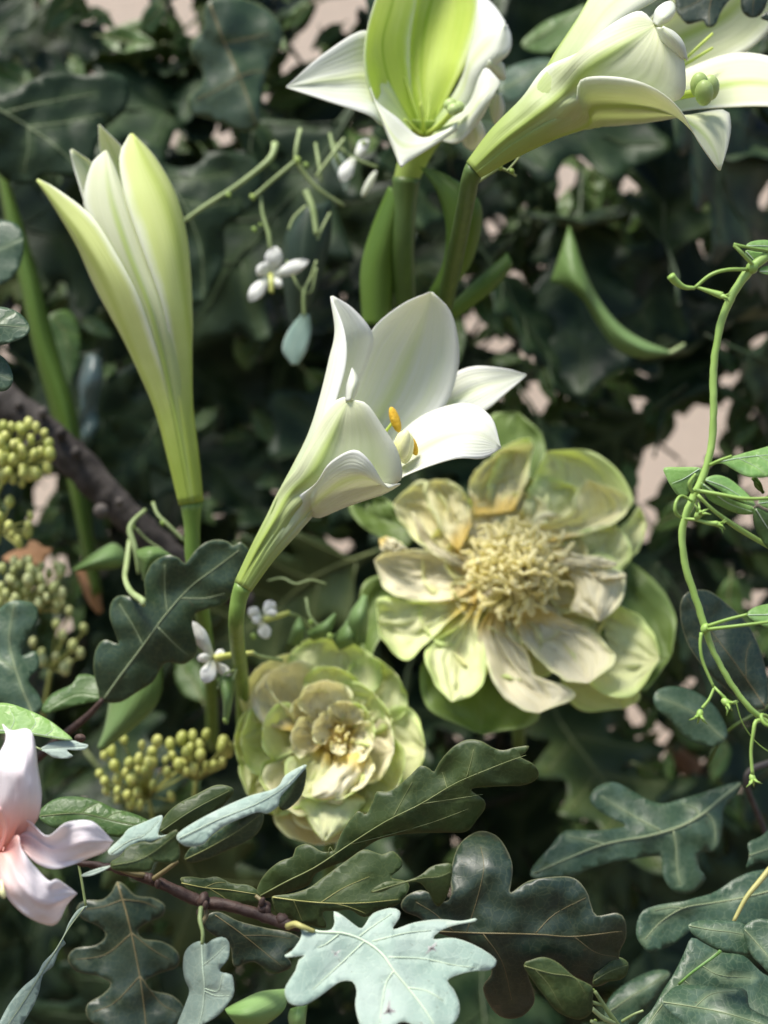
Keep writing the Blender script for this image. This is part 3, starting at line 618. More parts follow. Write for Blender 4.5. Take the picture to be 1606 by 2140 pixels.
# ---------------------------------------------------------------- peonies
TILT = [0.0, 0.0]      # (slope, centre row): a flower tipped back to face the sky
def petal2(T, d, A, B, dd0, dd1, cup, mat, seed, crinkle=2.2, name='petal', mid=None, rib=0.0, ripple=1.2, nu=30, nv=14, lift=0.0, pleat=1.2):
    """A, B: pixel edges from the base to the tip; depth goes dd0 -> dd1 mm, the middle is cupped by cup mm, lift raises the outer half"""
    def wd(L, extra):
        n = len(L); return [(p[0], p[1], dd0+(dd1-dd0)*i/(n-1)+extra*math.sin(math.pi*min(1, (i/(n-1))*0.9+0.05))+lift*(i/(n-1))**3+TILT[0]*(TILT[1]-p[1])*d/FPX*1000) for i, p in enumerate(L)]
    if mid is None:
        a = crline(A, 6); b = crline(B, 6)
        mid = [((p[0]+q[0])/2, (p[1]+q[1])/2) for p, q in zip(a, b)]
    return loft(name, [wd(A, 0), wd(mid, cup), wd(B, 0)], d, mat, T, nu, nv, thick=0.00025, crinkle=crinkle, seed=seed, ripple=ripple, rib=rib, pleat=pleat)
def ring(T, d, cx, cy, rx, ry, n, ph, w, dd0, dd1, cup, mats, seed, lift=0.0, r0=.18, jit=.1, **kw):
    rr = random.Random(seed)
    for i in range(n):
        a = ph+2*math.pi*i/n+rr.uniform(-.12, .12); ww = w*rr.uniform(.85, 1.2); q = rr.uniform(1-jit, 1+jit)
        f = lambda r_, b: (cx+rx*q*r_*math.cos(b), cy+ry*q*r_*math.sin(b))
        A = [f(r0, a-ww*.6), f(.5, a-ww*.95), f(.82, a-ww), f(.97, a-ww*.62), f(1.0, a-ww*.1)]
        B = [f(r0, a+ww*.6), f(.5, a+ww*.95), f(.82, a+ww), f(.96, a+ww*.66), f(1.0, a+ww*.1)]
        petal2(T, d, A, B, dd0+rr.uniform(-1.5, 1.5), dd1+rr.uniform(-3, 3), cup*rr.uniform(.7, 1.3), mats[i % len(mats)], seed*31+i, lift=lift, **kw)
ZP = lambda p: zz(760, 860, 2.397, p)
D5 = 0.73
TILT[:] = [0.55, 1185]
T5 = thing('peony', P(1085, 1560, D5+.06), 'large cream peony wide open round a mop of yellow stamens, below the middle lily', 'peony', 'cream green peonies')
pg, pc, pb, sp = M['peony_green'], M['peony'], M['peony_blush'], M['sepal']
# outer sepals and back leaves
for i, (A, B, mt) in enumerate((
    ([(1240, 700), (1420, 810), (1560, 1000), (1545, 1220)], [(1150, 1000), (1250, 1250), (1400, 1400), (1530, 1240)], sp),
    ([(500, 1100), (300, 1250), (320, 1480), (560, 1610)], [(700, 1100), (860, 1420), (860, 1560), (600, 1620)], sp),
    ([(250, 800), (20, 840), (-30, 1000), (-60, 1200)], [(320, 950), (100, 1120), (20, 1270), (-50, 1210)], sp),
    ([(1150, 700), (1310, 560), (1380, 480), (1412, 545)], [(1150, 800), (1330, 740), (1400, 640), (1415, 560)], pg),
    ([(700, 520), (640, 200), (640, 20), (760, 5)], [(760, 500), (900, 260), (895, 120), (775, 4)], sp),
    ([(900, 1000), (1000, 1380), (1100, 1500), (1290, 1490)], [(1000, 1000), (1250, 1250), (1390, 1420), (1310, 1490)], pg),
    ([(200, 700), (-20, 560), (-70, 460), (60, 420)], [(300, 600), (160, 480), (120, 440), (70, 422)], sp))):
    petal2(T5, D5, ZP(A), ZP(B), 16, 20+3*(i % 3), 6, mt, 50+i, 2.0, 'sepal' if mt is sp else 'petal')
# petals, back ones first
ring(T5, D5, 1090, 1205, 215, 210, 10, .2, .42, 12, 10, 8, [pg, pc], 3, lift=-4, pleat=1.6, nu=30, nv=18)
ring(T5, D5, 1085, 1190, 155, 150, 9, .5, .42, 8, 3, 5, [pc, pb], 4, pleat=1.4, nu=26, nv=16)
PET = [
 ([(640, 520), (620, 400), (690, 185)], [(760, 500), (800, 330), (850, 150), (780, 140)], 4, 2, 7, pg, -6),
 ([(560, 520), (530, 380), (560, 300), (690, 190)], [(740, 500), (790, 420), (835, 260), (846, 165), (700, 188)], 2, -6, 9, pc, -4),
 ([(740, 540), (790, 500), (850, 350), (915, 205)], [(830, 620), (1000, 640), (1230, 570), (1335, 480), (1340, 400), (1230, 250), (1100, 190), (925, 200)], 4, 2, 12, pg, -4),
 ([(780, 600), (900, 560), (1030, 520), (1060, 420), (1120, 345)], [(900, 660), (1150, 600), (1280, 540), (1320, 430), (1130, 342)], 0, -6, 8, pc, -2),
 ([(900, 700), (1010, 655), (1120, 590), (1240, 575)], [(960, 800), (1200, 830), (1330, 770), (1345, 690), (1310, 610), (1250, 576)], 6, 0, 8, pg, -2),
 ([(950, 980), (1100, 960), (1290, 975), (1450, 1100), (1482, 1230)], [(900, 1040), (1050, 1230), (1150, 1380), (1335, 1430), (1480, 1245)], 8, 4, 8, pg, -4),
 ([(470, 680), (420, 480), (330, 350), (240, 370), (150, 455)], [(520, 760), (380, 740), (240, 620), (190, 560), (148, 465)], 3, 2, 8, pc, -2),
 ([(520, 620), (540, 540), (520, 430), (440, 350), (370, 340)], [(480, 700), (420, 640), (330, 480), (300, 370), (360, 340)], 0, -2, 7, pc, -2),
 ([(560, 800), (480, 730), (380, 700), (250, 690), (130, 690), (58, 740)], [(560, 880), (470, 930), (380, 950), (200, 940), (100, 880), (55, 750)], 2, 2, 8, pb, -2),
 ([(520, 880), (390, 945), (230, 945), (75, 935), (72, 1060)], [(520, 980), (420, 1060), (300, 1180), (205, 1250), (90, 1140), (72, 1070)], 5, 4, 7, pg, -2),
 ([(560, 960), (480, 1060), (380, 1130), (305, 1220), (350, 1350), (435, 1453)], [(600, 970), (570, 1080), (610, 1200), (612, 1330), (545, 1420), (445, 1455)], 4, 2, 6, pg, -3),
 ([(640, 980), (580, 1090), (590, 1200), (680, 1400), (780, 1490), (870, 1512)], [(700, 960), (720, 1110), (820, 1210), (860, 1330), (1000, 1370), (1060, 1430), (880, 1512)], 4, -2, 7, pb, -5),
 ([(760, 1000), (760, 1080), (820, 1170), (900, 1270), (1000, 1340), (1110, 1362)], [(900, 980), (1010, 1040), (1150, 1095), (1230, 1180), (1265, 1250), (1130, 1362)], 0, -4, 8, pb, -6),
 ([(940, 760), (1010, 820), (1060, 900), (1040, 1000), (1170, 1052)], [(940, 720), (1000, 720), (1250, 790), (1312, 820), (1290, 960), (1190, 1050)], 0, -6, -7, pb, -3),
 ([(930, 700), (950, 745), (1050, 790), (1180, 790), (1270, 770)], [(950, 690), (1000, 688), (1100, 720), (1200, 730), (1268, 758)], -8, -10, -5, pb, 0),
 ([(1120, 800), (1180, 845), (1290, 845), (1316, 825)], [(1130, 790), (1200, 812), (1290, 815), (1316, 818)], -10, -11, -3, pb, 0),
 ([(600, 800), (540, 750), (440, 710), (350, 640), (250, 500)], [(600, 830), (530, 800), (400, 740), (300, 670), (240, 510)], -4, 0, 4, pb, 0),
 ([(580, 900), (500, 850), (440, 860)], [(560, 960), (470, 940), (430, 880)], 3, 3, 4, pc, 0),
 ([(690, 1000), (760, 1120), (820, 1200)], [(760, 1000), (880, 1090), (890, 1180), (830, 1200)], 3, 1, 4, pc, 0),
 ([(80, 640), (90, 690), (160, 705), (218, 690)], [(90, 636), (130, 630), (190, 660), (217, 685)], -4, -5, -3, pb, 0),
]
for i, (A, B, a, b, c, mt, lf) in enumerate(PET):
    petal2(T5, D5, ZP(A), ZP(B), a, b, c*1.25, mt, 60+i, 3.0, lift=lf, ripple=2.2, pleat=1.9, nu=44, nv=26)
# receptacle and stamens
V, F = px_blob(1082, 1182, 4, D5, 0, 52, 0, 68, nu=10, nv=16); mesh_obj('seed_head', V, F, [M['stamen']], T5)
kk = D5/FPX
def make_stamen(T, c, base, tip, bow, r, mat, d):
    b = P(base[0], base[1], d+base[2]/1000); t = P(tip[0], tip[1], d+tip[2]/1000)
    mdl = (b+t)/2+bow
    pts = [Vector(tuple(q)) for q in crline([tuple(b), tuple(mdl), tuple(t)], 7)]
    return tube_geo(pts, [r*kk*(0.8+0.25*math.sin(i*1.3+c))*(0.9 if i < 6 else 0.75) for i in range(7)], 5)
r5 = random.Random(5)
def curly(base, tip, cl, r, seed):
    b = Vector((base[0], base[1], base[2])); t = Vector((tip[0], tip[1], tip[2])); q = []
    for k_ in range(9):
        f = k_/8; v = b.lerp(t, f)
        w_ = Vector(noise.noise_vector(Vector((f*2.1+seed*3.7, seed*1.3, 5.0))))*cl*math.sin(math.pi*min(1, f*.7+.08))*1.6
        q.append((v.x+w_.x, v.y+w_.y, v.z+w_.z*.22-5*math.sin(f*2.4)*(1 if cl > 0 else 0)))
    pts = [P(a, c, D5+z_/1000+TILT[0]*(TILT[1]-c)*kk) for a, c, z_ in q]
    return tube_geo(pts, [r*kk*(1.0 if k_ < 7 else (1.15 if k_ == 7 else .7)) for k_ in range(9)], 6)
for i in range(215):
    a = i*2.39996+r5.uniform(-.3, .3); q = math.sqrt((i+.5)/215)
    rad = 6+q*76*r5.uniform(.85, 1.1)
    ca, sa = math.cos(a), math.sin(a)
    h = -30*(1-q*q)-6-r5.uniform(0, 8)
    an = r5.uniform(0, 2*math.pi); ln = r5.uniform(14, 34)
    V, F = curly((1084+rad*.70*ca, 1180+rad*.70*sa, h+14), (1086+rad*ca+ln*math.cos(an), 1172+rad*sa*.94+ln*math.sin(an)*.8, h), 24, r5.uniform(3.4, 4.8), i)
    mesh_obj('stamen', V, F, [M['stamen']], T5)
for i in range(56):      # outer ring, drooping over the petals
    a = i/56*2*math.pi+r5.uniform(-.12, .12); ca, sa = math.cos(a), math.sin(a)
    L = r5.uniform(88, 116)*(1.05 if sa > .2 or ca < -.4 else .9)
    V, F = curly((1083+60*ca, 1182+60*sa, -4), (1081+L*ca+r5.uniform(-9, 9), 1184+L*sa+r5.uniform(-9, 9), r5.uniform(-12, -3)), 22, r5.uniform(3.4, 4.8), 400+i)
    mesh_obj('stamen', V, F, [M['stamen']], T5)
px_tube_obj('stem', [(1082, 1200, 16), (1085, 1300, 40), (1085, 1560, 60)], D5, [16, 14, 14], M['stem_dark'], T5, 14, 10)

D6 = 0.69
TILT[:] = [0.6, 1545]
T6 = thing('peony', P(690, 1850, D6+.07), 'half open cream peony with brown heart, low in the middle, behind the oak twig', 'peony', 'cream green peonies')
fl = dict(crinkle=2.8, ripple=3.4, pleat=1.5, nu=38, nv=24)
ring(T6, D6, 668, 1552, 200, 204, 8, .1, .50, 18, 6, 10, [pg, pg, pc], 11, lift=-6, jit=.12, **fl)
ring(T6, D6, 670, 1548, 176, 180, 7, .55, .52, 12, -8, 11, [pg, pb, pg], 12, lift=-7, jit=.18, **fl)
ring(T6, D6, 682, 1550, 132, 138, 6, .2, .60, 8, -20, 11, [pb, pg], 14, lift=-3, jit=.25, **fl)
ring(T6, D6, 690, 1552, 96, 104, 5, .75, .66, 4, -28, 8, [pb, pg, pb], 15, lift=3, jit=.3, **fl)
ring(T6, D6, 716, 1536, 52, 58, 4, .3, .7, 0, -26, 5, [pb], 17, lift=5, jit=.3, r0=.3, **fl)
petal2(T6, D6, Z2([(760, 1010), (640, 1130), (570, 1190), (570, 1260)]), Z2([(900, 980), (910, 1080), (820, 1200), (740, 1310), (580, 1270)]), -6, -18, -10, pb, 121, lift=-2, pleat=1.6)
petal2(T6, D6, Z2([(700, 1180), (600, 1250), (500, 1290), (520, 1380), (640, 1540)]), Z2([(800, 1200), (900, 1290), (870, 1340), (800, 1440), (660, 1545)]), 0, -14, -9, pg, 122, lift=-3, pleat=1.8)
petal2(T6, D6, Z2([(560, 800), (400, 700), (280, 540), (300, 520)]), Z2([(480, 860), (280, 820), (190, 690), (230, 580), (290, 520)]), 0, -14, 7, pb, 123, lift=-3, pleat=1.8)
V, F = px_blob(712, 1545, 10, D6, 0, 44, 0, 50, nu=10, nv=14); mesh_obj('seed_head', V, F, [M['heart']], T6)
for i in range(12):
    a = i*2.4; q = math.sqrt((i+.5)/34); ca, sa = math.cos(a), math.sin(a)
    V, F = make_stamen(T6, i, (712+30*q*ca, 1545+34*q*sa, 6), (712+44*q*ca+r5.uniform(-6, 6), 1540+44*q*sa+r5.uniform(-8, 8), -6-r5.uniform(0, 6)), Vector((r5.uniform(-1, 1), -2, r5.uniform(-1, 1)))/1000, 4.2, M['dry'], D6)
    mesh_obj('stamen', V, F, [M['stamen']], T6)
px_tube_obj('stem', [(700, 1560, 20), (690, 1640, 45), (690, 1850, 70)], D6, [15, 14, 14], M['stem_dark'], T6, 14, 10)

# ---------------------------------------------------------------- pink lily, lower left edge
D7 = 0.515
T7 = thing('pink_lily', P(-150, 1800, D7+.06), 'pale pink lily with curled back petals, cut off by the left edge of the picture', 'lily')
m = M['pink']
def pk(cs, seed, **kw): return loft('petal', cs, D7, m, T7, 40, 16, thick=0.0003, seed=seed, crinkle=1.0, ripple=1.4, pleat=0.7, **kw)
pk([[(-8, 1775, 8), (-20, 1690, -2), (-12, 1600, -4), (12, 1545, 2), (5, 1514, 8)], [(10, 1770, 10), (35, 1690, -8), (40, 1610, -12), (38, 1555, -2), (6, 1513, 8)], [(20, 1772, 8), (74, 1722, 2), (88, 1665, -2), (80, 1600, -2), (66, 1528, 4), (25, 1526, 8), (7, 1513, 9)]], 1)
pk([[(8, 1790, 8), (50, 1715, -2), (98, 1748, -8), (140, 1720, -10), (192, 1716, -6), (237, 1757, 0)], [(8, 1795, 8), (50, 1745, 2), (110, 1775, -2), (175, 1758, -10), (238, 1758, 0)], [(8, 1800, 8), (42, 1772, -6), (78, 1803, -8), (115, 1816, -6), (172, 1800, -2), (220, 1780, 0), (237, 1759, 1)]], 2, rib=-1.0)
pk([[(6, 1775, 12), (36, 1745, -6), (46, 1775, -12), (98, 1838, -14), (122, 1838, -10), (162, 1866, -2)], [(0, 1780, 12), (15, 1790, -4), (45, 1850, -16), (95, 1890, -14), (162, 1868, -2)], [(-8, 1775, 12), (-22, 1780, -6), (0, 1850, -12), (38, 1902, -10), (90, 1931, -6), (119, 1931, -2), (142, 1890, 0), (161, 1869, -2)]], 3, rib=-1.0)
pk([[(-20, 1770, 12), (-60, 1700, 0), (-130, 1640, -6), (-170, 1600, 4)], [(-24, 1780, 12), (-70, 1730, -4), (-130, 1680, -10), (-172, 1602, 4)], [(-20, 1790, 12), (-70, 1760, 0), (-150, 1700, -4), (-173, 1604, 4)]], 4)
pk([[(-20, 1790, 12), (-60, 1800, 0), (-110, 1850, -8), (-150, 1900, 4)], [(-18, 1795, 12), (-50, 1830, -6), (-90, 1880, -12), (-150, 1902, 4)], [(-12, 1800, 12), (-26, 1850, 0), (-60, 1920, -6), (-148, 1904, 4)]], 5)
px_tube_obj('flower_tube', [(0, 1790, 10), (-30, 1790, 30), (-150, 1800, 60)], D7, [40, 26, 16], m, T7, 14, 16)
st = px_tube_obj('stamen', [(-10, 1790, 10), (0, 1830, -8), (8, 1868, -16)], D7, [4, 4, 3], M['stigma'], T7, 10)
V, F = px_blob(6, 1866, -18, D7, 4, 11, 0, 6); mesh_obj('anther', V, F, [M['stigma']], st)
px_tube_obj('pistil', [(0, 1780, 10), (12, 1730, -6), (-2, 1690, -18)], D7, [5, 5, 6], M['pink'], T7, 10)
# ---------------------------------------------------------------- foreground oak branch across the bottom
TB = thing('oak_branch', P(480, 1900, .55), 'oak branch across the bottom left with one pale blue-green leaf turned underside up', 'branch')
V, F = join([px_tube([(150, 1800, 10), (240, 1815, 4), (310, 1836, 0), (370, 1862, -2), (420, 1883, -2), (480, 1893, -4), (530, 1908, -6), (585, 1928, -10), (625, 1938, -14)], .545, [6, 8, 11, 12, 13, 12, 12, 11, 9], 60, 10),
             px_blob(425, 1880, -4, .545, 10, 4, 0, 17), px_blob(552, 1898, -6, .545, 8, 8, 0, 17), px_blob(590, 1922, -10, .545, 12, -5, 0, 14), px_blob(318, 1838, -1, .545, 8, -3, 0, 15)])
for i, v in enumerate(V): V[i] = v+Vector(noise.noise_vector(v*420))*0.0006
mesh_obj('twig', V, F, [M['twig']], TB)
for (a, b, c, r) in (((425, 1885, -2), (432, 1910, -4), (420, 1935, -6), 5), ((560, 1893, -6), (545, 1880, -4), (535, 1872, -3), 5), ((305, 1830, 0), (270, 1824, -4), (235, 1810, -8), 5), ((320, 1838, -2), (345, 1820, -6), (372, 1800, -8), 5)):
    px_tube_obj('petiole', [a, b, c], .545, [r+1, r, r-1], M['vein_brown'], TB, 10, 6)
for x, y in ((430, 1892), (418, 1905), (560, 1902), (548, 1885), (330, 1848)):
    V, F = px_blob(x, y, -8, .545, rng.uniform(-5, 5), 10, 0, 6.5); mesh_obj('bud', V, F, [M['twig']], TB)
# pale underside leaf
px_leaf('leaf', Z6([(300, 1000), (370, 1020), (430, 1026), (485, 1018), (505, 970), (500, 905), (560, 935), (655, 1008), (685, 1000), (705, 970), (745, 918), (850, 885), (908, 902), (908, 945), (868, 1018), (1000, 975), (1150, 955), (1290, 965), (1378, 948), (1378, 968), (1250, 992), (1160, 1028), (1118, 1078), (1250, 1072), (1400, 1128), (1512, 1212), (1470, 1270), (1380, 1275), (1280, 1297), (1205, 1335), (1245, 1390), (1280, 1480), (1272, 1560), (1210, 1630), (1090, 1660), (1010, 1625), (965, 1598), (920, 1592), (885, 1612), (850, 1680), (770, 1720), (690, 1670), (650, 1570), (633, 1480), (642, 1400), (615, 1340), (540, 1342), (470, 1390), (385, 1452), (300, 1492), (220, 1472), (193, 1400), (220, 1340), (262, 1272), (282, 1208), (320, 1180), (215, 1192), (195, 1178), (240, 1150), (290, 1080), (300, 1040)]),
    Z6([(280, 990), (400, 1032), (560, 1042), (690, 1090), (800, 1170), (870, 1270), (960, 1380), (1040, 1480), (1100, 1570), (1130, 1630)]),
    [Z6(q) for q in ([(690, 1092), (560, 1215), (370, 1390)], [(740, 1092), (950, 1040), (1105, 1025)], [(840, 1190), (1060, 1200), (1250, 1240), (1385, 1255)], [(875, 1275), (825, 1350), (800, 1480), (785, 1600)], [(530, 1050), (450, 1110), (400, 1130)], [(660, 1060), (740, 1000), (860, 920)], [(960, 1380), (1080, 1400), (1180, 1460)])],
    .515, [M['oak_pale'], M['oak']], TB, gx=.05, gy=-.75, fold=.10, wave=2.4, seed=3, step=13, vein_mat=M['vein_pale'], vein_r=10)
px_tube_obj('petiole', Z6([(215, 1000, 6), (260, 985, 2), (300, 1000, -1), (380, 1030, 0)]), .523, [8, 7, 6, 4], M['vein_yellow'], TB, 14, 8)
kp = .51/FPX
def scar(cx, cy, dd, arms):
    c = P(cx, cy, .5085+dd/1000); V = [c+Vector((0, -.0004, 0))]; F = []
    n = len(arms)
    for i, (ax_, ay) in enumerate(arms):
        V.append(c+Vector((ax_*kp, 0, -ay*kp))); V.append(c+Vector((ax_*kp*.25-ay*kp*.16, -.0003, -ay*kp*.25-ax_*kp*.16)))
    for i in range(2*n): F.append((0, 1+i, 1+(i+1) % (2*n)))
    return V, F
for cx, cy, dd, arms in ((702, 1991, -2.5, [(12, -6), (-8, -3), (6, 10), (-4, 9)]), (902, 1981, -3.5, [(12, -14), (11, 6), (-12, 12), (-8, -4)]), (811, 2112, -16, [(4, -26), (18, 2), (10, 10), (-12, 8)])):
    V, F = scar(cx, cy, dd, arms); o = mesh_obj('scar', V, F, [M['scar']], TB, smooth=False, thick=.0002)
    V, F = scar(cx, cy, dd-.6, [(a*.42, b*.34) for a, b in arms]); mesh_obj('scar_hole', V, F, [M['scar_dark']], o, smooth=False)
# long olive-green leaf pointing up right
px_leaf('leaf', [(536, 1873), (540, 1850), (556, 1824), (585, 1800), (612, 1790), (618, 1772), (640, 1763), (660, 1772), (674, 1780), (698, 1778), (707, 1756), (720, 1730), (748, 1695), (762, 1702), (770, 1696), (778, 1678), (788, 1654), (808, 1655), (830, 1645), (860, 1618), (880, 1600), (898, 1606), (908, 1613), (918, 1594), (945, 1563), (975, 1546), (1005, 1548), (1030, 1562), (1052, 1568), (1076, 1562), (1106, 1559), (1098, 1574), (1088, 1582), (1115, 1597), (1127, 1616), (1118, 1632), (1090, 1642), (1055, 1643), (1000, 1646), (985, 1652), (1012, 1672), (1014, 1690), (998, 1712), (975, 1738), (930, 1740), (880, 1741), (832, 1745), (792, 1755), (764, 1772), (738, 1793), (700, 1808), (660, 1826), (645, 1850), (600, 1866), (560, 1876)],
    [(545, 1872), (600, 1842), (660, 1812), (735, 1762), (808, 1716), (880, 1680), (950, 1638), (1010, 1612), (1060, 1592), (1100, 1578)],
    [[(822, 1708), (842, 1670), (862, 1634)], [(935, 1648), (930, 1630), (925, 1614)], [(975, 1626), (985, 1590), (990, 1566)], [(700, 1786), (690, 1770), (686, 1790)], [(735, 1764), (800, 1748), (900, 1720), (980, 1690)], [(880, 1680), (960, 1668), (1010, 1660)]],
    .558, [M['oak_olive'], M['under']], TB, gx=-.12, gy=.12, fold=.30, wave=3, seed=4, step=11, vein_mat=M['vein_green'], vein_r=5)
# lower dark leaf with yellow midrib
px_leaf('leaf', Z6([(115, 815), (160, 805), (250, 792), (350, 757), (420, 705), (490, 655), (590, 582), (680, 522), (740, 532), (800, 552), (870, 532), (930, 600), (905, 650), (855, 695), (960, 722), (962, 780), (905, 858), (800, 900), (690, 942), (600, 897), (520, 905), (430, 912), (452, 1008), (300, 982), (160, 942), (122, 860)]),
    Z6([(120, 818), (300, 842), (500, 856), (700, 852), (900, 832)]), [Z6(q) for q in ([(420, 850), (560, 760), (720, 690)], [(250, 838), (280, 910), (300, 960)], [(500, 856), (600, 880), (700, 920)])],
    .548, [M['oak_olive'], M['under']], TB, gx=.02, gy=-.10, fold=.28, wave=3, seed=5, step=12, vein_mat=M['vein_yellow'], vein_r=4.5)
# big dusky leaf, right
px_leaf('leaf', [(900, 1944), (880, 1920), (845, 1905), (838, 1890), (850, 1872), (880, 1860), (905, 1870), (930, 1885), (944, 1870), (942, 1835), (948, 1795), (964, 1760), (1000, 1737), (1036, 1745), (1060, 1775), (1072, 1812), (1068, 1850), (1068, 1866), (1105, 1841), (1160, 1832), (1200, 1835), (1226, 1862), (1236, 1892), (1248, 1914), (1290, 1908), (1307, 1924), (1309, 1960), (1296, 1988), (1295, 2008), (1300, 2020), (1275, 2050), (1240, 2062), (1200, 2040), (1150, 2020), (1105, 2030), (1116, 2070), (1116, 2098), (1090, 2125), (1055, 2128), (1028, 2108), (1010, 2064), (1028, 2030), (1000, 1990), (960, 1965)],
    [(905, 1946), (1000, 1950), (1065, 1951), (1130, 1953), (1200, 1957), (1300, 1946)],
    [[(975, 1950), (1000, 1870), (1012, 1810), (1005, 1770)], [(1120, 1950), (1160, 1910), (1225, 1876)], [(1200, 1957), (1245, 1990), (1290, 2000)], [(1010, 1951), (1050, 2010), (1070, 2090)], [(950, 1948), (910, 1910), (870, 1885)]],
    .540, [M['oak_dusk'], M['under']], TB, gx=-.05, gy=.22, fold=.22, wave=4, seed=6, step=13, vein_mat=M['vein_brown'], vein_r=5, curl=.3)
px_leaf('leaf', Z7([(85, 1240), (130, 1210), (210, 1190), (300, 1225), (400, 1312), (512, 1372), (515, 1450), (510, 1530), (430, 1580), (300, 1532), (220, 1440), (150, 1350)]), Z7([(90, 1245), (250, 1290), (400, 1318), (470, 1420)]), [Z7([(160, 1270), (240, 1360), (320, 1500)])],
    .532, [M['oak_olive'], M['under']], TB, gx=.1, gy=-.1, fold=.25, wave=2, seed=7, step=11, vein_mat=M['vein_green'], vein_r=3)
px_leaf('leaf', Z7([(525, 1300), (560, 1270), (630, 1215), (680, 1190), (735, 1225), (730, 1290), (690, 1330), (600, 1345), (545, 1370), (515, 1360)]), Z7([(520, 1340), (620, 1280), (725, 1240)]), [], .545, [M['oak_olive'], M['under']], TB, gx=.1, gy=-.1, fold=.2, wave=1, seed=8, step=9, vein_mat=M['vein_green'], vein_r=2.5)
px_leaf('leaf', Z6([(728, 788), (760, 755), (830, 720), (900, 722), (970, 712), (1040, 680), (1100, 632), (1160, 612), (1232, 612), (1232, 700), (1205, 800), (1180, 850), (1148, 876), (1120, 850), (1090, 790), (1035, 730), (985, 722), (890, 745), (800, 785)]), Z6([(740, 785), (900, 735), (1040, 700), (1150, 690), (1225, 660)]), [], .536, [M['oak_olive'], M['under']], TB, gx=.1, gy=.1, fold=.3, wave=1.5, seed=9, step=9, vein_mat=M['vein_green'], vein_r=3)
# left cluster by the pink flower: pale folded leaves and a green one
px_leaf('leaf', Z5([(690, 600), (720, 580), (755, 558), (800, 500), (900, 472), (942, 482), (1020, 440), (1100, 398), (1112, 470), (1116, 578), (1050, 610), (962, 600), (945, 650), (880, 662), (800, 662), (700, 645)]), Z5([(700, 620), (850, 590), (950, 540), (1090, 430)]), [Z5([(850, 590), (910, 560), (955, 600)])], .520, [M['oak_olive'], M['under']], TB, gx=-.1, gy=-.15, fold=.3, wave=2, seed=10, step=10, vein_mat=M['vein_green'], vein_r=3)
px_leaf('leaf', Z5([(672, 528), (740, 462), (770, 430), (800, 392), (900, 350), (1008, 308), (1000, 370), (985, 432), (1050, 425), (1098, 395), (1040, 432), (940, 470), (880, 466), (790, 520), (740, 552), (690, 556)]), Z5([(690, 545), (800, 470), (900, 430), (990, 340)]), [], .526, [M['oak_pale'], M['oak']], TB, gx=-.05, gy=-.5, fold=.15, wave=1.5, seed=11, step=9, vein_mat=M['vein_pale'], vein_r=3)
px_leaf('leaf', Z5([(508, 680), (560, 655), (640, 630), (690, 622), (660, 645), (580, 680), (520, 690)]), Z5([(512, 684), (600, 660), (685, 625)]), [], .521, [M['oak_pale'], M['oak']], TB, gx=0, gy=-.5, fold=.1, wave=.5, seed=12, step=7)
px_leaf('leaf', [(370, 1745), (400, 1722), (460, 1690), (520, 1664), (578, 1646), (597, 1620), (637, 1598), (640, 1604), (625, 1622), (600, 1650), (585, 1668), (582, 1684), (560, 1700), (540, 1697), (505, 1710), (470, 1726), (440, 1748), (425, 1765), (395, 1770), (375, 1760)], [(375, 1752), (450, 1715), (540, 1678), (600, 1640), (636, 1602)], [[(440, 1722), (400, 1742), (382, 1752)]], .522, [M['oak_pale'], M['oak']], TB, gx=-.1, gy=-.45, fold=.25, wave=1.5, seed=13, step=10, vein_mat=M['vein_pale'], vein_r=4)
px_leaf('leaf', [(385, 1795), (400, 1770), (425, 1764), (445, 1745), (470, 1726), (500, 1702), (525, 1691), (545, 1694), (552, 1710), (540, 1740), (510, 1762), (470, 1780), (430, 1797), (400, 1803)], [(388, 1796), (440, 1770), (500, 1735), (548, 1700)], [], .526, [M['oak_fg'], M['under']], TB, gx=-.1, gy=.2, fold=.35, wave=1.5, seed=14, step=10, vein_mat=M['vein_green'], vein_r=3.5)
px_leaf('leaf', [(585, 1690), (582, 1660), (600, 1640), (625, 1615), (640, 1606), (638, 1640), (625, 1670), (600, 1692)], [(586, 1688), (610, 1655), (636, 1612)], [], .528, [M['oak_fg'], M['under']], TB, gx=0, gy=.2, fold=.3, wave=1, seed=15, step=9)
px_leaf('leaf', [(333, 1735), (345, 1705), (372, 1680), (410, 1660), (455, 1640), (490, 1650), (470, 1680), (440, 1705), (400, 1725), (360, 1745)], [(336, 1738), (400, 1695), (480, 1652)], [], .556, [M['oak_olive'], M['under']], TB, gx=0, gy=-.2, fold=.3, wave=2, seed=16, step=11, vein_mat=M['vein_green'], vein_r=3)
px_leaf('leaf', Z5([(1120, 705), (1180, 690), (1270, 700), (1350, 690), (1440, 730), (1540, 740), (1600, 775), (1620, 830), (1590, 880), (1500, 868), (1440, 890), (1360, 850), (1270, 860), (1200, 800)]), Z5([(1130, 730), (1270, 758), (1420, 772), (1600, 800)]), [Z5([(1270, 758), (1340, 730), (1400, 725)]), Z5([(1300, 762), (1380, 810), (1430, 850)])], .562, [M['oak_olive'], M['under']], TB, gx=0, gy=-.1, fold=.2, wave=2, seed=43, step=10, vein_mat=M['vein_yellow'], vein_r=4)
px_leaf('leaf', [(80, 1700), (110, 1672), (150, 1664), (200, 1672), (240, 1690), (280, 1700), (320, 1722), (300, 1745), (250, 1750), (200, 1740), (140, 1735), (100, 1725)], [(85, 1705), (170, 1700), (250, 1718), (315, 1728)], [[(170, 1700), (190, 1685), (210, 1676)], [(220, 1710), (240, 1700), (262, 1696)]], .60, [M['green'], M['under']], TB, gx=0, gy=-.4, fold=.2, wave=2, seed=44, step=11, vein_mat=M['vein_green'], vein_r=3)
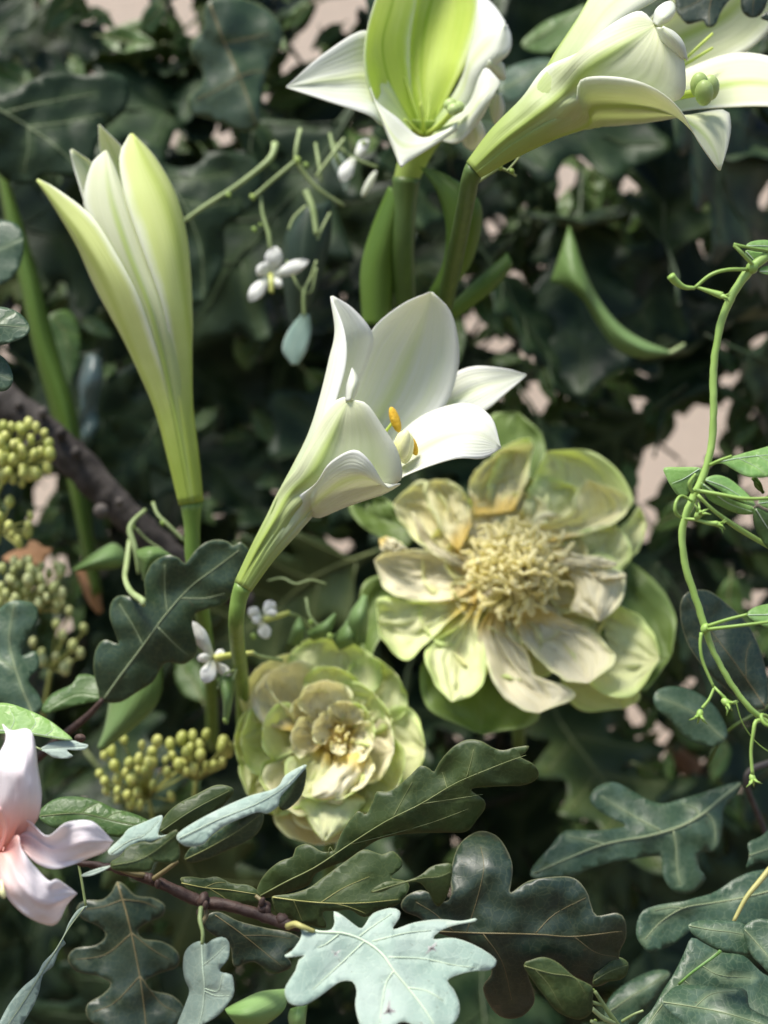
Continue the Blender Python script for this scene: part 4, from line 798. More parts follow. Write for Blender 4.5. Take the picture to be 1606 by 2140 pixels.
px_leaf('leaf', [(455, 1905), (500, 1925), (560, 1940), (610, 1950), (640, 1975), (600, 1990), (610, 2020), (570, 2035), (530, 2010), (490, 2020), (480, 1975), (440, 1950), (420, 1925)], [(450, 1912), (510, 1955), (590, 2020)], [[(510, 1955), (560, 1955), (610, 1962)]], .59, [M['oak_dusk'], M['under']], TB, gx=0, gy=-.1, fold=.2, wave=3, seed=45, step=12, vein_mat=M['vein_brown'], vein_r=3)
# hanging leaves, lower left
px_leaf('leaf', Z5([(1255, 1090), (1280, 1110), (1320, 1082), (1380, 1064), (1425, 1098), (1420, 1200), (1370, 1262), (1378, 1285), (1440, 1300), (1455, 1370), (1448, 1435), (1370, 1540), (1290, 1595), (1200, 1642), (1150, 1720), (1090, 1720), (1100, 1620), (1150, 1490), (1178, 1400), (1150, 1330), (1138, 1250), (1150, 1160), (1200, 1105)]), Z5([(1255, 1095), (1262, 1260), (1272, 1400), (1240, 1600), (1150, 1700)]), [Z5(q) for q in ([(1265, 1240), (1340, 1180), (1400, 1120)], [(1272, 1400), (1340, 1430), (1440, 1430)], [(1270, 1385), (1355, 1400), (1385, 1300)])],
    .525, [M['oak_grey'], M['oak']], TB, gx=-.45, gy=-.2, fold=.28, wave=2, seed=17, step=11, vein_mat=M['vein_pale'], vein_r=4.5)
px_tube_obj('petiole', Z5([(1250, 880, 6), (1245, 960, 2), (1262, 1040, 0), (1258, 1110, 0)]), .525, [5, 5, 4, 4], M['thin_stem'], TB, 14, 6)
px_leaf('leaf', Z5([(535, 870), (540, 885), (480, 950), (425, 1020), (395, 1080), (412, 1105), (370, 1150), (330, 1250), (270, 1300), (240, 1420), (190, 1530), (100, 1660), (0, 1720), (-60, 1720), (0, 1590), (60, 1480), (140, 1380), (230, 1300), (270, 1225), (340, 1150), (400, 1050), (430, 975), (480, 900)]), Z5([(530, 875), (430, 1010), (360, 1130), (270, 1270), (160, 1450), (30, 1640)]), [], .55, [M['oak_grey'], M['oak']], TB, gx=.3, gy=-.3, fold=.2, wave=2, seed=18, step=10, vein_mat=M['vein_teal'], vein_r=3)
px_tube_obj('petiole', Z5([(490, 610, 4), (510, 720, 2), (535, 872, 0)]), .55, [3, 3, 3], M['thin_stem'], TB, 10, 6)
px_leaf('leaf', [(245, 1842), (262, 1850), (285, 1872), (320, 1876), (345, 1892), (340, 1915), (310, 1928), (288, 1945), (300, 1962), (340, 1968), (372, 1990), (372, 2020), (335, 2034), (305, 2050), (318, 2070), (360, 2080), (385, 2108), (370, 2140), (330, 2160), (340, 2200), (320, 2240), (290, 2240), (262, 2190), (215, 2150), (185, 2130), (182, 2100), (215, 2078), (232, 2056), (205, 2040), (160, 2030), (142, 2004), (158, 1982), (200, 1976), (222, 1955), (205, 1935), (172, 1920), (160, 1898), (178, 1882), (215, 1880), (235, 1862)],
    [(246, 1845), (268, 1920), (285, 2000), (300, 2090), (312, 2220)], [[(256, 1880), (300, 1885), (330, 1898)], [(256, 1880), (215, 1895), (175, 1900)], [(276, 1950), (320, 1985), (355, 2005)], [(276, 1950), (220, 1995), (160, 2005)], [(293, 2040), (335, 2095), (370, 2115)], [(293, 2040), (240, 2095), (195, 2115)]],
    .63, [M['oak_dusk'], M['under']], TB, gx=.05, gy=-.22, fold=.22, wave=4, seed=19, step=13, vein_mat=M['vein_brown'], vein_r=6)

# ---------------------------------------------------------------- oak branch, lower right
TR = thing('oak_branch', P(1560, 1640, .66), 'oak branch in the lower right corner with broad blue-green rounded leaves', 'branch')
V, F = px_tube([(1700, 1560, 20), (1620, 1590, 12), (1560, 1625, 6), (1600, 1740, 30), (1660, 1900, 30)], .67, [8, 7, 6, 6, 6], 40, 8)
mesh_obj('twig', V, F, [M['bark']], TR)
px_leaf('leaf', Z7([(1440, 105), (1350, 115), (1250, 150), (1150, 182), (1050, 212), (960, 235), (880, 222), (800, 180), (720, 132), (640, 102), (545, 128), (495, 200), (530, 260), (620, 318), (720, 372), (640, 392), (540, 402), (440, 400), (345, 402), (290, 450), (250, 505), (180, 580), (132, 645), (132, 690), (190, 705), (270, 700), (340, 690), (400, 692), (480, 650), (560, 622), (640, 600), (760, 582), (880, 565), (940, 568), (945, 620), (955, 690), (1000, 765), (1070, 800), (1150, 782), (1220, 702), (1180, 640), (1172, 580), (1190, 540), (1270, 532), (1310, 460), (1325, 380), (1330, 280), (1400, 190)]),
    Z7([(1430, 115), (1300, 215), (1200, 300), (1100, 360), (1000, 400), (850, 440), (700, 465), (550, 500), (400, 560), (260, 620), (150, 670)]), [Z7(q) for q in ([(1015, 398), (1035, 500), (1040, 640), (1060, 740)], [(960, 415), (800, 330), (660, 250), (570, 190)], [(1180, 315), (1160, 270), (1080, 240)], [(600, 490), (480, 460), (360, 440)], [(1220, 290), (1270, 360), (1280, 480)])],
    .665, [M['oak_teal'], M['under']], TR, gx=.1, gy=-.45, fold=.16, wave=4, seed=20, step=13, vein_mat=M['vein_teal'], vein_r=11)
px_leaf('leaf', Z7([(1700, 600), (1600, 640), (1500, 660), (1400, 702), (1330, 750), (1250, 795), (1150, 822), (1080, 842), (980, 855), (900, 872), (830, 900), (795, 960), (785, 1050), (820, 1120), (870, 1162), (950, 1140), (1020, 1110), (1090, 1055), (1150, 1010), (1250, 1000), (1400, 1010), (1550, 1010), (1700, 980)]), Z7([(1690, 760), (1450, 820), (1250, 855), (1080, 885), (940, 970), (840, 1080)]), [Z7([(1080, 885), (1000, 880), (900, 900)])],
    .62, [M['oak_teal'], M['under']], TR, gx=.1, gy=-.4, fold=.14, wave=3, seed=21, step=13, vein_mat=M['vein_teal'], vein_r=5)
px_tube_obj('petiole', Z7([(1640, 610, 0), (1560, 710, -4), (1470, 820, -8), (1390, 970, -10)]), .60, [6, 6, 5, 4], M['vein_yellow'], TR, 16, 8)
px_leaf('leaf', Z7([(1110, 990), (1150, 968), (1210, 958), (1330, 962), (1440, 975), (1480, 1010), (1500, 1060), (1510, 1140), (1480, 1175), (1400, 1165), (1310, 1145), (1200, 1090), (1130, 1040)]), Z7([(1115, 995), (1250, 1020), (1380, 1035), (1500, 1060)]), [], .545, [M['oak_teal'], M['under']], TR, gx=0, gy=-.5, fold=.2, wave=1.5, seed=22, step=11, vein_mat=M['vein_teal'], vein_r=3)
px_leaf('leaf', Z7([(1452, 1010), (1500, 965), (1560, 950), (1640, 965), (1720, 1000), (1720, 1380), (1620, 1300), (1560, 1240), (1510, 1190), (1465, 1100)]), Z7([(1460, 1020), (1550, 1120), (1700, 1300)]), [], .535, [M['oak_teal'], M['under']], TR, gx=-.3, gy=-.35, fold=.2, wave=1.5, seed=23, step=11, vein_mat=M['vein_teal'], vein_r=3)
px_leaf('leaf', Z7([(1130, 1070), (1200, 1100), (1320, 1160), (1450, 1180), (1560, 1280), (1700, 1400), (1700, 1760), (1300, 1760), (760, 1720), (800, 1600), (880, 1520), (950, 1400), (1020, 1290), (1080, 1170)]), Z7([(1300, 1155), (1190, 1240), (1080, 1330), (960, 1470), (830, 1650)]), [Z7(q) for q in ([(1190, 1240), (1300, 1300), (1500, 1320)], [(1080, 1330), (1200, 1420), (1450, 1480)])],
    .575, [M['oak_teal'], M['under']], TR, gx=.05, gy=-.55, fold=.12, wave=3, seed=24, step=14, vein_mat=M['vein_teal'], vein_r=4.5)
px_leaf('leaf', Z7([(945, 1475), (980, 1410), (1050, 1365), (1200, 1365), (1330, 1380), (1450, 1385), (1480, 1430), (1490, 1500), (1600, 1560), (1700, 1580), (1700, 1720), (1400, 1700), (1180, 1680), (1030, 1560)]), Z7([(955, 1470), (1150, 1500), (1350, 1540), (1680, 1640)]), [Z7([(1150, 1500), (1250, 1420), (1400, 1400)])],
    .548, [M['oak_teal'], M['oak_grey']], TR, gx=.02, gy=-.8, fold=.1, wave=2.5, seed=25, step=12, vein_mat=M['vein_teal'], vein_r=4)
px_tube_obj('petiole', Z7([(1050, 1360, 4), (1140, 1280, 0), (1280, 1180, -4), (1310, 1150, -5)]), .56, [3, 3, 3, 4], M['vine'], TR, 12, 6)
px_leaf('leaf', Z7([(1480, 480), (1560, 440), (1700, 340), (1700, 640), (1560, 600), (1470, 640), (1490, 560)]), Z7([(1485, 560), (1600, 520), (1700, 480)]), [], .64, [M['oak_teal'], M['under']], TR, gx=.2, gy=-.4, fold=.2, wave=2, seed=26, step=13, vein_mat=M['vein_teal'], vein_r=3)
px_leaf('leaf', Z7([(590, 1520), (640, 1420), (760, 1330), (900, 1270), (1000, 1290), (940, 1400), (860, 1500), (760, 1600), (620, 1640)]), Z7([(600, 1540), (780, 1420), (980, 1300)]), [], .64, [M['oak_teal'], M['under']], TR, gx=0, gy=-.5, fold=.2, wave=3, seed=27, step=14, vein_mat=M['vein_teal'], vein_r=3)

# ---------------------------------------------------------------- oak branch right middle, behind the vine
TM = thing('oak_branch', P(1600, 1500, .64), 'oak branch behind the light green vine with two smooth oval dark leaves', 'branch')
V, F = px_tube([(1700, 1380, 20), (1640, 1450, 8), (1600, 1480, 4), (1520, 1530, 6), (1480, 1600, 40)], .66, [4, 4, 4, 3, 3], 24, 8); mesh_obj('twig', V, F, [M['stem_dark']], TM)
px_leaf('leaf', [(1422, 1262), (1432, 1242), (1448, 1234), (1480, 1234), (1515, 1258), (1560, 1300), (1590, 1360), (1606, 1430), (1604, 1470), (1585, 1484), (1530, 1450), (1480, 1405), (1440, 1350), (1424, 1300)], [(1600, 1478), (1540, 1390), (1480, 1310), (1436, 1250)], [[(1560, 1420), (1560, 1370), (1570, 1340)], [(1500, 1340), (1470, 1340), (1445, 1330)]], .625, [M['oak_dusk'], M['under']], TM, gx=0, gy=-.15, fold=.2, wave=3, seed=30, step=12, vein_mat=M['vein_brown'], vein_r=3)
px_leaf('leaf', [(1366, 1456), (1378, 1440), (1410, 1434), (1445, 1442), (1480, 1462), (1510, 1500), (1520, 1540), (1490, 1560), (1440, 1545), (1400, 1505), (1372, 1480)], [(1515, 1545), (1450, 1490), (1375, 1455)], [], .66, [M['oak_teal'], M['under']], TM, gx=0, gy=-.35, fold=.15, wave=2, seed=31, step=11, vein_mat=M['vein_teal'], vein_r=2.5)

# ---------------------------------------------------------------- left oak leaf behind the middle lily's stalk
TL = thing('oak_branch', P(190, 1500, .66), 'oak twig with a large dark lobed leaf touching the stalk of the middle lily', 'branch')
V, F = px_tube([(60, 1600, 20), (130, 1540, 10), (185, 1495, 4), (215, 1462, 0)], .65, [10, 9, 7, 5], 20, 8); mesh_obj('twig', V, F, [M['twig']], TL)
px_leaf('leaf', [(212, 1465), (205, 1440), (196, 1400), (200, 1360), (215, 1338), (232, 1340), (248, 1346), (240, 1320), (230, 1290), (232, 1262), (246, 1246), (268, 1246), (296, 1262), (304, 1240), (302, 1212), (318, 1178), (348, 1160), (374, 1166), (387, 1178), (408, 1152), (430, 1134), (455, 1128), (478, 1133), (488, 1141), (502, 1133), (518, 1144), (523, 1165), (514, 1192), (492, 1235), (468, 1262), (430, 1274), (408, 1284), (402, 1305), (410, 1340), (410, 1368), (385, 1388), (350, 1384), (336, 1398), (320, 1425), (285, 1448), (250, 1468)],
    [(216, 1463), (250, 1415), (300, 1348), (350, 1280), (400, 1225), (440, 1195), (500, 1150)], [[(300, 1350), (280, 1310), (250, 1262)], [(350, 1282), (345, 1230), (345, 1180)], [(330, 1310), (370, 1350), (395, 1370)], [(380, 1250), (430, 1250), (470, 1240)]],
    .645, [M['oak_fg'], M['under']], TL, gx=-.1, gy=.08, fold=.12, wave=4, seed=32, step=11, vein_mat=M['vein_teal'], vein_r=6)
px_leaf('leaf', [(215, 1462), (180, 1470), (140, 1480), (95, 1492), (88, 1478), (110, 1450), (150, 1430), (165, 1410), (195, 1412), (222, 1430)], [(214, 1456), (160, 1452), (100, 1482)], [], .655, [M['green'], M['under']], TL, gx=0, gy=-.3, fold=.2, wave=2, seed=33, step=10)
px_leaf('leaf', [(0, 1270), (30, 1255), (72, 1262), (80, 1290), (60, 1330), (45, 1370), (75, 1360), (82, 1395), (60, 1420), (80, 1450), (90, 1480), (60, 1500), (20, 1480), (-30, 1460), (-60, 1380), (-40, 1310)], [(70, 1495), (40, 1420), (20, 1340), (30, 1265)], [[(35, 1400), (0, 1380), (-30, 1370)]], .66, [M['oak_teal'], M['under']], TL, gx=.1, gy=-.3, fold=.2, wave=3, seed=34, step=12, vein_mat=M['vein_teal'], vein_r=4)
loft('leaf', [[(225, 1380, 20), (232, 1450, 14), (222, 1520, 12), (206, 1565, 14)], [(290, 1370, 12), (290, 1440, 4), (255, 1510, 4), (210, 1565, 12)], [(338, 1385, 20), (335, 1450, 12), (300, 1500, 10), (214, 1568, 14)]], .69, M['blade_light'], TL, 26, 12, seed=7)
loft('leaf', [[(150, 1190, 0), (190, 1160, 2), (235, 1135, 6), (262, 1150, 8)], [(155, 1192, -4), (200, 1175, -6), (240, 1165, -2), (264, 1168, 6)], [(160, 1194, 0), (205, 1192, 2), (245, 1188, 6), (266, 1175, 8)]], .74, M['blade_light'], TL, 20, 10, seed=8)
loft('leaf', [[(283, 1150, 4), (310, 1142, 2), (335, 1145, 2), (362, 1162, 6)], [(288, 1165, -2), (310, 1165, -6), (330, 1165, -4), (360, 1166, 4)], [(290, 1175, 4), (300, 1215, 2), (305, 1195, 4), (355, 1170, 8)]], .66, M['blade_light'], TL, 20, 10, seed=9)

# small leaves cut by the left edge
TE = thing('oak_branch', P(-60, 760, .55), 'two small grey-green oak lobes poking in at the left edge above the brown branch', 'branch')
V, F = px_tube([(-160, 800, 10), (-100, 760, 4), (-60, 700, 0)], .55, [8, 7, 5], 14, 8); mesh_obj('twig', V, F, [M['twig']], TE)
px_leaf('leaf', [(-90, 690), (-60, 650), (-20, 640), (15, 643), (42, 655), (60, 676), (62, 692), (48, 706), (15, 718), (-20, 722), (-60, 715)], [(-80, 695), (-20, 680), (58, 684)], [[(-10, 680), (10, 665), (30, 655)]], .545, [M['oak_teal'], M['under']], TE, gx=0, gy=-.35, fold=.15, wave=1.2, seed=35, step=9, vein_mat=M['vein_teal'], vein_r=2.5)
px_leaf('leaf', [(-80, 740), (-30, 735), (0, 742), (18, 760), (28, 788), (22, 808), (5, 818), (-30, 812), (-70, 790)], [(-70, 760), (-20, 775), (24, 792)], [], .548, [M['oak_teal'], M['under']], TE, gx=0, gy=-.35, fold=.15, wave=1.2, seed=36, step=9, vein_mat=M['vein_teal'], vein_r=2.5)
px_leaf('leaf', [(-60, 480), (-20, 462), (20, 462), (45, 480), (50, 520), (40, 560), (15, 590), (-20, 596), (-60, 570)], [(-50, 530), (0, 520), (46, 500)], [], .70, [M['oak_teal'], M['under']], TE, gx=0, gy=-.3, fold=.15, wave=2, seed=37, step=12)
# dark lobes hanging in over the top right lily
TD = thing('oak_branch', P(1500, -90, .50), 'dark oak leaf lobes hanging from the top edge over the top right lily mouth', 'branch')
V, F = px_tube([(1440, -220, 10), (1480, -150, 4), (1520, -80, 0), (1620, -60, 0)], .50, [8, 7, 6, 5], 18, 8); mesh_obj('twig', V, F, [M['twig']], TD)
px_leaf('leaf', Z3([(1060, -150), (1030, -40), (1030, 60), (1060, 105), (1080, 130), (1110, 150), (1150, 140), (1200, 128), (1215, 158), (1245, 170), (1280, 150), (1310, 80), (1340, 30), (1400, -60), (1350, -200), (1180, -260)]), Z3([(1340, -180), (1270, -60), (1240, 60), (1240, 160)]), [Z3([(1270, -60), (1150, 20), (1060, 60)])], .50, [M['oak_dusk'], M['under']], TD, gx=0, gy=-.2, fold=.2, wave=1.5, seed=38, step=9, vein_mat=M['vein_brown'], vein_r=3)
px_leaf('leaf', Z3([(1440, -80), (1432, 0), (1440, 60), (1470, 98), (1510, 110), (1555, 95), (1590, 40), (1610, -30), (1600, -120), (1500, -140)]), Z3([(1520, -130), (1515, 0), (1510, 100)]), [], .505, [M['oak_dusk'], M['under']], TD, gx=0, gy=-.2, fold=.2, wave=1.5, seed=39, step=9, vein_mat=M['vein_brown'], vein_r=2.5)
px_leaf('leaf', Z3([(1560, 110), (1600, 70), (1680, 40), (1720, 100), (1680, 150), (1600, 128)]), Z3([(1700, 90), (1570, 112)]), [], .51, [M['oak_dusk'], M['under']], TD, gx=0, gy=-.2, fold=.2, wave=1, seed=40, step=9)

# green leaf and small pale lobed leaf above the pink flower
TG = thing('leafy_shoot', P(-60, 1560, .54), 'bright green pointed leaf reaching in at the left just above the pink flower', 'leaf')
V, F = px_tube([(-140, 1600, 6), (-70, 1545, 0), (-20, 1520, 0)], .535, [6, 5, 4], 12, 8); mesh_obj('twig', V, F, [M['vine_stem']], TG)
px_leaf('leaf', [(-80, 1500), (-30, 1475), (10, 1469), (50, 1480), (95, 1500), (130, 1525), (152, 1546), (120, 1544), (70, 1536), (20, 1533), (-40, 1532)], [(-60, 1525), (0, 1526), (60, 1531), (150, 1546)], [[(20, 1528), (30, 1505), (20, 1480)], [(60, 1531), (75, 1510), (65, 1490)], [(95, 1536), (110, 1525), (105, 1508)]], .532, [M['vine'], M['under']], TG, gx=0, gy=-.5, fold=.1, wave=1.2, seed=41, step=9, vein_mat=M['vein_pale'], vein_r=4)
px_leaf('leaf', [(84, 1566), (95, 1558), (112, 1550), (150, 1547), (170, 1553), (185, 1557), (178, 1566), (158, 1568), (140, 1567), (146, 1574), (153, 1580), (140, 1585), (118, 1584), (104, 1578), (95, 1572)], [(86, 1566), (120, 1564), (180, 1560)], [], .53, [M['oak_pale'], M['oak']], TG, gx=0, gy=-.4, fold=.1, wave=.6, seed=42, step=6)
px_tube_obj('petiole', [(20, 1545, 4), (60, 1555, 2), (88, 1567, 0)], .53, [2.5, 2, 2], M['thin_stem'], TG, 10, 6)
V, F = px_blob(168, 1542, 10, .55, 12, 2, 0, 9, lobes=3, amp=.2); mesh_obj('bud', V, F, [M['twig']], TG)

# ---------------------------------------------------------------- vine on the right
DV = .535
TV = thing('climbing_vine', P(1600, 1600, DV), 'light green climbing vine curving down the right side with star shaped seed cups', 'vine')
px_tube_obj('stem', [(1660, 480, 4), (1606, 532, 2), (1572, 560, 0), (1538, 605, 0), (1512, 660, 0), (1497, 725, 0), (1491, 790, 0), (1492, 860, 0), (1488, 930, 0), (1470, 995, 0), (1447, 1045, 0), (1430, 1090, 0), (1426, 1130, 0), (1436, 1195, 0), (1456, 1255, 0), (1474, 1312, 0), (1492, 1362, 0), (1528, 1428, 0), (1568, 1480, 0), (1620, 1522, 2), (1680, 1560, 4)], DV, [11, 10.5, 10, 9, 8.5, 8, 8, 8, 8, 8.5, 9, 8, 7.5, 7.5, 7.5, 8, 6.5, 6, 6, 6, 6], M['vine_stem'], TV, 100, 10)
V, F = px_blob(1474, 1313, -1, DV, 8, 4, 0, 12); mesh_obj('node', V, F, [M['vine_stem']], TV)
V, F = px_blob(1572, 560, -1, DV, 10, -8, 0, 13); mesh_obj('node', V, F, [M['vine_stem']], TV)
for pts, r in (([(1562, 563, -2), (1520, 564, -4), (1485, 575, -4), (1452, 602, -3)], [4, 4, 4, 3.5]), ([(1576, 556, -2), (1552, 530, -6), (1534, 512, -6)], [4, 4, 3.5]),
               ([(1534, 511, -6), (1560, 516, -6), (1610, 524, -4)], [4, 3, 2]), ([(1484, 972, -2), (1505, 962, -4), (1530, 953, -4)], [4, 3.5, 3]), ([(1452, 1024, -3), (1500, 1032, -6), (1560, 1042, -8), (1625, 1040, -8)], [4.5, 4, 4, 3]),
               ([(1458, 1034, -1), (1490, 1065, 0), (1530, 1095, 2), (1570, 1120, 4), (1625, 1152, 4)], [4, 4, 6, 6, 5]), ([(1480, 1308, -3), (1520, 1295, -6), (1562, 1284, -8)], [4, 3.5, 3]), ([(1480, 1315, -3), (1540, 1308, -8), (1620, 1298, -10)], [4, 3.5, 3]),
               ([(1466, 1322, -2), (1464, 1350, -3), (1470, 1385, -3), (1492, 1436, -3)], [4, 3.5, 3.5, 3]), ([(1493, 1438, -3), (1482, 1462, -4), (1468, 1480, -4)], [3, 3, 4]), ([(1493, 1436, -3), (1505, 1448, -5), (1516, 1460, -5)], [3, 3, 4]),
               ([(1447, 1048, -2), (1425, 1036, -4), (1413, 1050, -6), (1412, 1070, -6), (1424, 1082, -4)], [2.5, 3, 3.5, 4, 3]), ([(1432, 1084, -2), (1455, 1086, -5), (1480, 1093, -6), (1500, 1094, -6)], [3, 3.5, 4.5, 6]),
               ([(1596, 1505, -2), (1580, 1508, -5), (1575, 1530, -6), (1570, 1570, -6), (1573, 1618, -6)], [4.5, 4.5, 4, 3.5, 4]), ([(1610, 1500, -2), (1592, 1494, -6), (1598, 1512, -8), (1622, 1522, -8)], [4, 4, 4, 3]), ([(1538, 1465, -1), (1552, 1510, 0), (1580, 1550, 2), (1620, 1580, 2)], [1.3, 1.3, 1.3, 1.3]),
               ([(1448, 1030, -3), (1442, 1010, -5), (1455, 990, -6)], [4, 4.5, 3])):
    px_tube_obj('stalk', pts, DV, r, M['vine_stem'], TV, 18, 7)
for o_ in list(TV.children):
    if o_.name.startswith('stem'):
        for v_ in o_.data.vertices: v_.co += Vector(noise.noise_vector(v_.co*260))*.00035
def star_cup(cx, cy, dx, dy, dd, r, n=5):
    """a small cup with pointed lobes; (dx, dy) is the pixel direction it opens to"""
    kk_ = DV/FPX; c = P(cx, cy, DV+dd/1000); ax_ = Vector((dx, -.45*math.hypot(dx, dy), -dy)).normalized()
    a = ax_.orthogonal().normalized(); b = ax_.cross(a); g_ = []
    base, f = blob_geo(c, ax_*r*kk_*.9, r*kk_*.62, 6, 10); g_.append((base, f))
    for i in range(n):
        an = 2*math.pi*i/n; dr = a*math.cos(an)+b*math.sin(an)
        p0 = c+ax_*r*kk_*.45+dr*r*kk_*.45
        g_.append(tube_geo([p0, p0+(ax_*.7+dr*.5)*r*kk_*.7, p0+(ax_*.8+dr*1.1)*r*kk_*1.1], [r*kk_*.3, r*kk_*.2, r*kk_*.05], 6))
    return join(g_)
for cx, cy, dx, dy, r in ((1518, 1468, 1, .8, 13), (1463, 1492, -.3, 1, 12), (1460, 1076, .6, -1, 13), (1502, 1096, 1, .2, 10), (1573, 1626, 0.2, 1, 11), (1513, 620, 1, .35, 9)):
    V, F = star_cup(cx, cy, dx, dy, -6, r); mesh_obj('seed_cup', V, F, [M['vine_stem']], TV)
px_tube_obj('bud', [(1452, 602, -3), (1430, 600, -4), (1412, 588, -5), (1402, 576, -6)], DV, [4, 5.5, 8, 9], M['vine_stem'], TV, 14, 8)
px_tube_obj('bud', [(1456, 600, -3), (1480, 608, -4), (1510, 618, -5)], DV, [3, 5, 8], M['vine_stem'], TV, 12, 8)
vl = [M['vine'], M['under']]
def vleaf(out, mid, sides, seed, d=DV, gy=-.4, gx=0, mats=None, fold=.15):
    px_leaf('leaf', out, mid, sides, d, mats or vl, TV, gx=gx, gy=gy, fold=fold, wave=1.0, seed=seed, step=8, vein_mat=M['vein_pale'], vein_r=3)
vleaf([(1484, 972), (1512, 960), (1540, 951), (1580, 940), (1640, 925), (1680, 935), (1660, 985), (1610, 996), (1565, 996), (1535, 982), (1510, 968)], [(1500, 966), (1560, 955), (1670, 945)], [[(1545, 958), (1580, 975), (1600, 990)], [(1580, 950), (1620, 970), (1640, 985)]], 51, gy=-.6)
vleaf([(1388, 978), (1420, 976), (1465, 978), (1462, 995), (1446, 1020), (1436, 1036), (1418, 1036), (1402, 1015), (1392, 995)], [(1462, 980), (1430, 1000), (1405, 1010)], [], 52, d=.56, gy=-.1)
vleaf([(1474, 1003), (1495, 993), (1520, 998), (1545, 1016), (1570, 1040), (1578, 1058), (1540, 1044), (1505, 1024)], [(1476, 1003), (1520, 1020), (1574, 1054)], [], 53, gy=-.3, d=.529)
vleaf([(1466, 1008), (1500, 1030), (1540, 1048), (1575, 1060), (1575, 1074), (1545, 1074), (1510, 1060), (1480, 1042)], [(1470, 1012), (1520, 1050), (1574, 1070)], [], 54, gy=.2, d=.533)
vleaf([(1580, 1062), (1610, 1074), (1660, 1090), (1660, 1180), (1610, 1150), (1588, 1120), (1576, 1090)], [(1580, 1064), (1610, 1110), (1655, 1160)], [], 55, gy=0, gx=.3, mats=[M['green'], M['under']])
vleaf([(1585, 1050), (1620, 1030), (1680, 1020), (1680, 1060), (1625, 1068)], [(1585, 1052), (1675, 1040)], [], 56, gy=-.4)
vleaf([(1562, 1284), (1575, 1270), (1605, 1262), (1660, 1255), (1700, 1280), (1660, 1310), (1610, 1312), (1580, 1300)], [(1564, 1285), (1620, 1284), (1695, 1282)], [[(1600, 1285), (1620, 1275), (1640, 1262)]], 57, gy=-.5)
vleaf([(1560, 512), (1578, 503), (1610, 502), (1660, 510), (1650, 530), (1600, 526), (1572, 522)], [(1562, 514), (1600, 514), (1650, 520)], [], 58, gy=-.5)
vleaf([(1558, 524), (1580, 526), (1600, 530), (1596, 548), (1585, 560), (1570, 552)], [(1560, 526), (1575, 542), (1586, 556)], [], 59, gy=.1, d=.55)
vleaf([(1586, 566), (1600, 556), (1630, 556), (1650, 570), (1620, 574), (1600, 573)], [(1588, 567), (1645, 568)], [], 60, gy=-.4)
loft('leaf', [[(1573, 998, 0), (1584, 1012, 0), (1597, 1030, 2)], [(1578, 998, -2), (1592, 1012, -2), (1597, 1031, 1)], [(1574, 998, 0), (1578, 1018, 1), (1596, 1032, 2)]], .56, M['blade'], TV, 10, 6, seed=2)

# ---------------------------------------------------------------- thick brown branch, left
TW = thing('tree_branch', P(0, 835, .79), 'thick grey-brown bare branch sloping down from the left edge behind the closed lily', 'branch')
V, F = px_tube([(-220, 640, -10), (-80, 770, 0), (10, 840, 0), (80, 895, 0), (150, 955, 2), (220, 1030, 4), (300, 1110, 8), (400, 1190, 16), (520, 1260, 30)], .79, [40, 40, 40, 38, 36, 34, 31, 28, 24], 110, 18)
for i, v in enumerate(V): V[i] = v+Vector(noise.noise_vector(v*150))*0.0016+Vector(noise.noise_vector(v*420))*0.0005
mesh_obj('bark', V, F, [M['bark']], TW)
for x, y, r in ((90, 862, 11), (128, 906, 13), (160, 946, 12), (60, 930, 9), (212, 1068, 16), (40, 848, 9), (250, 1050, 9)):
    V, F = px_blob(x, y, -10, .79, rng.uniform(-4, 4), r*.9, 2, r, nu=6, nv=9); mesh_obj('knot', V, F, [M['bark']], TW)

# ---------------------------------------------------------------- strap leaves on the left
TS = thing('strap_leaf', P(190, 1250, .84), 'long narrow green strap leaf rising along the left edge beside the closed lily', 'leaf')
loft('blade', [[(190, 1250, 10), (150, 1050, 4), (110, 880, 2), (70, 730, 0), (42, 600, 0), (15, 480, 4), (-10, 350, 10), (-40, 250, 20)], [(205, 1240, 2), (165, 1040, -4), (135, 860, -6), (92, 720, -6), (64, 590, -6), (32, 470, -2), (0, 345, 4), (-38, 250, 18)], [(215, 1240, 12), (185, 1030, 6), (160, 860, 4), (116, 715, 4), (84, 590, 4), (46, 460, 6), (8, 345, 12), (-36, 250, 20)]], .82, M['blade'], TS, 50, 12, thick=.0012, crinkle=.6)
TS2 = thing('oval_leaf', P(150, 830, .86), 'oval mid green leaf with a drawn out tip hanging between strap leaf and closed lily', 'leaf')
px_leaf('blade', [(100, 665), (120, 650), (145, 650), (165, 678), (170, 720), (165, 760), (150, 792), (146, 815), (140, 792), (122, 750), (105, 705)], [(112, 660), (140, 710), (146, 810)], [[(125, 685), (145, 690), (160, 700)], [(135, 710), (150, 725), (160, 745)]], .85, [M['green'], M['under']], TS2, gx=.3, gy=-.3, fold=.2, wave=2, seed=61, step=10, vein_mat=M['vein_green'], vein_r=3)
TS3 = thing('twisted_leaf', P(170, 950, .86), 'twisted glossy bluish leaf shining beside the brown branch left of the closed lily', 'leaf')
loft('blade', [[(165, 965, 10), (164, 920, 0), (170, 860, -6), (160, 800, 4), (180, 742, 6)], [(175, 955, 4), (182, 915, -8), (192, 860, 0), (186, 800, -8), (198, 742, 0)], [(188, 945, 8), (208, 890, 0), (206, 850, 8), (216, 790, 0), (215, 755, 8)]], .85, M['blade_gloss'], TS3, 26, 10, crinkle=1.5)
TS4 = thing('twisted_leaf', P(1180, 520, .80), 'long olive green twisted leaf hanging in the dark right of the lily stalks', 'leaf')
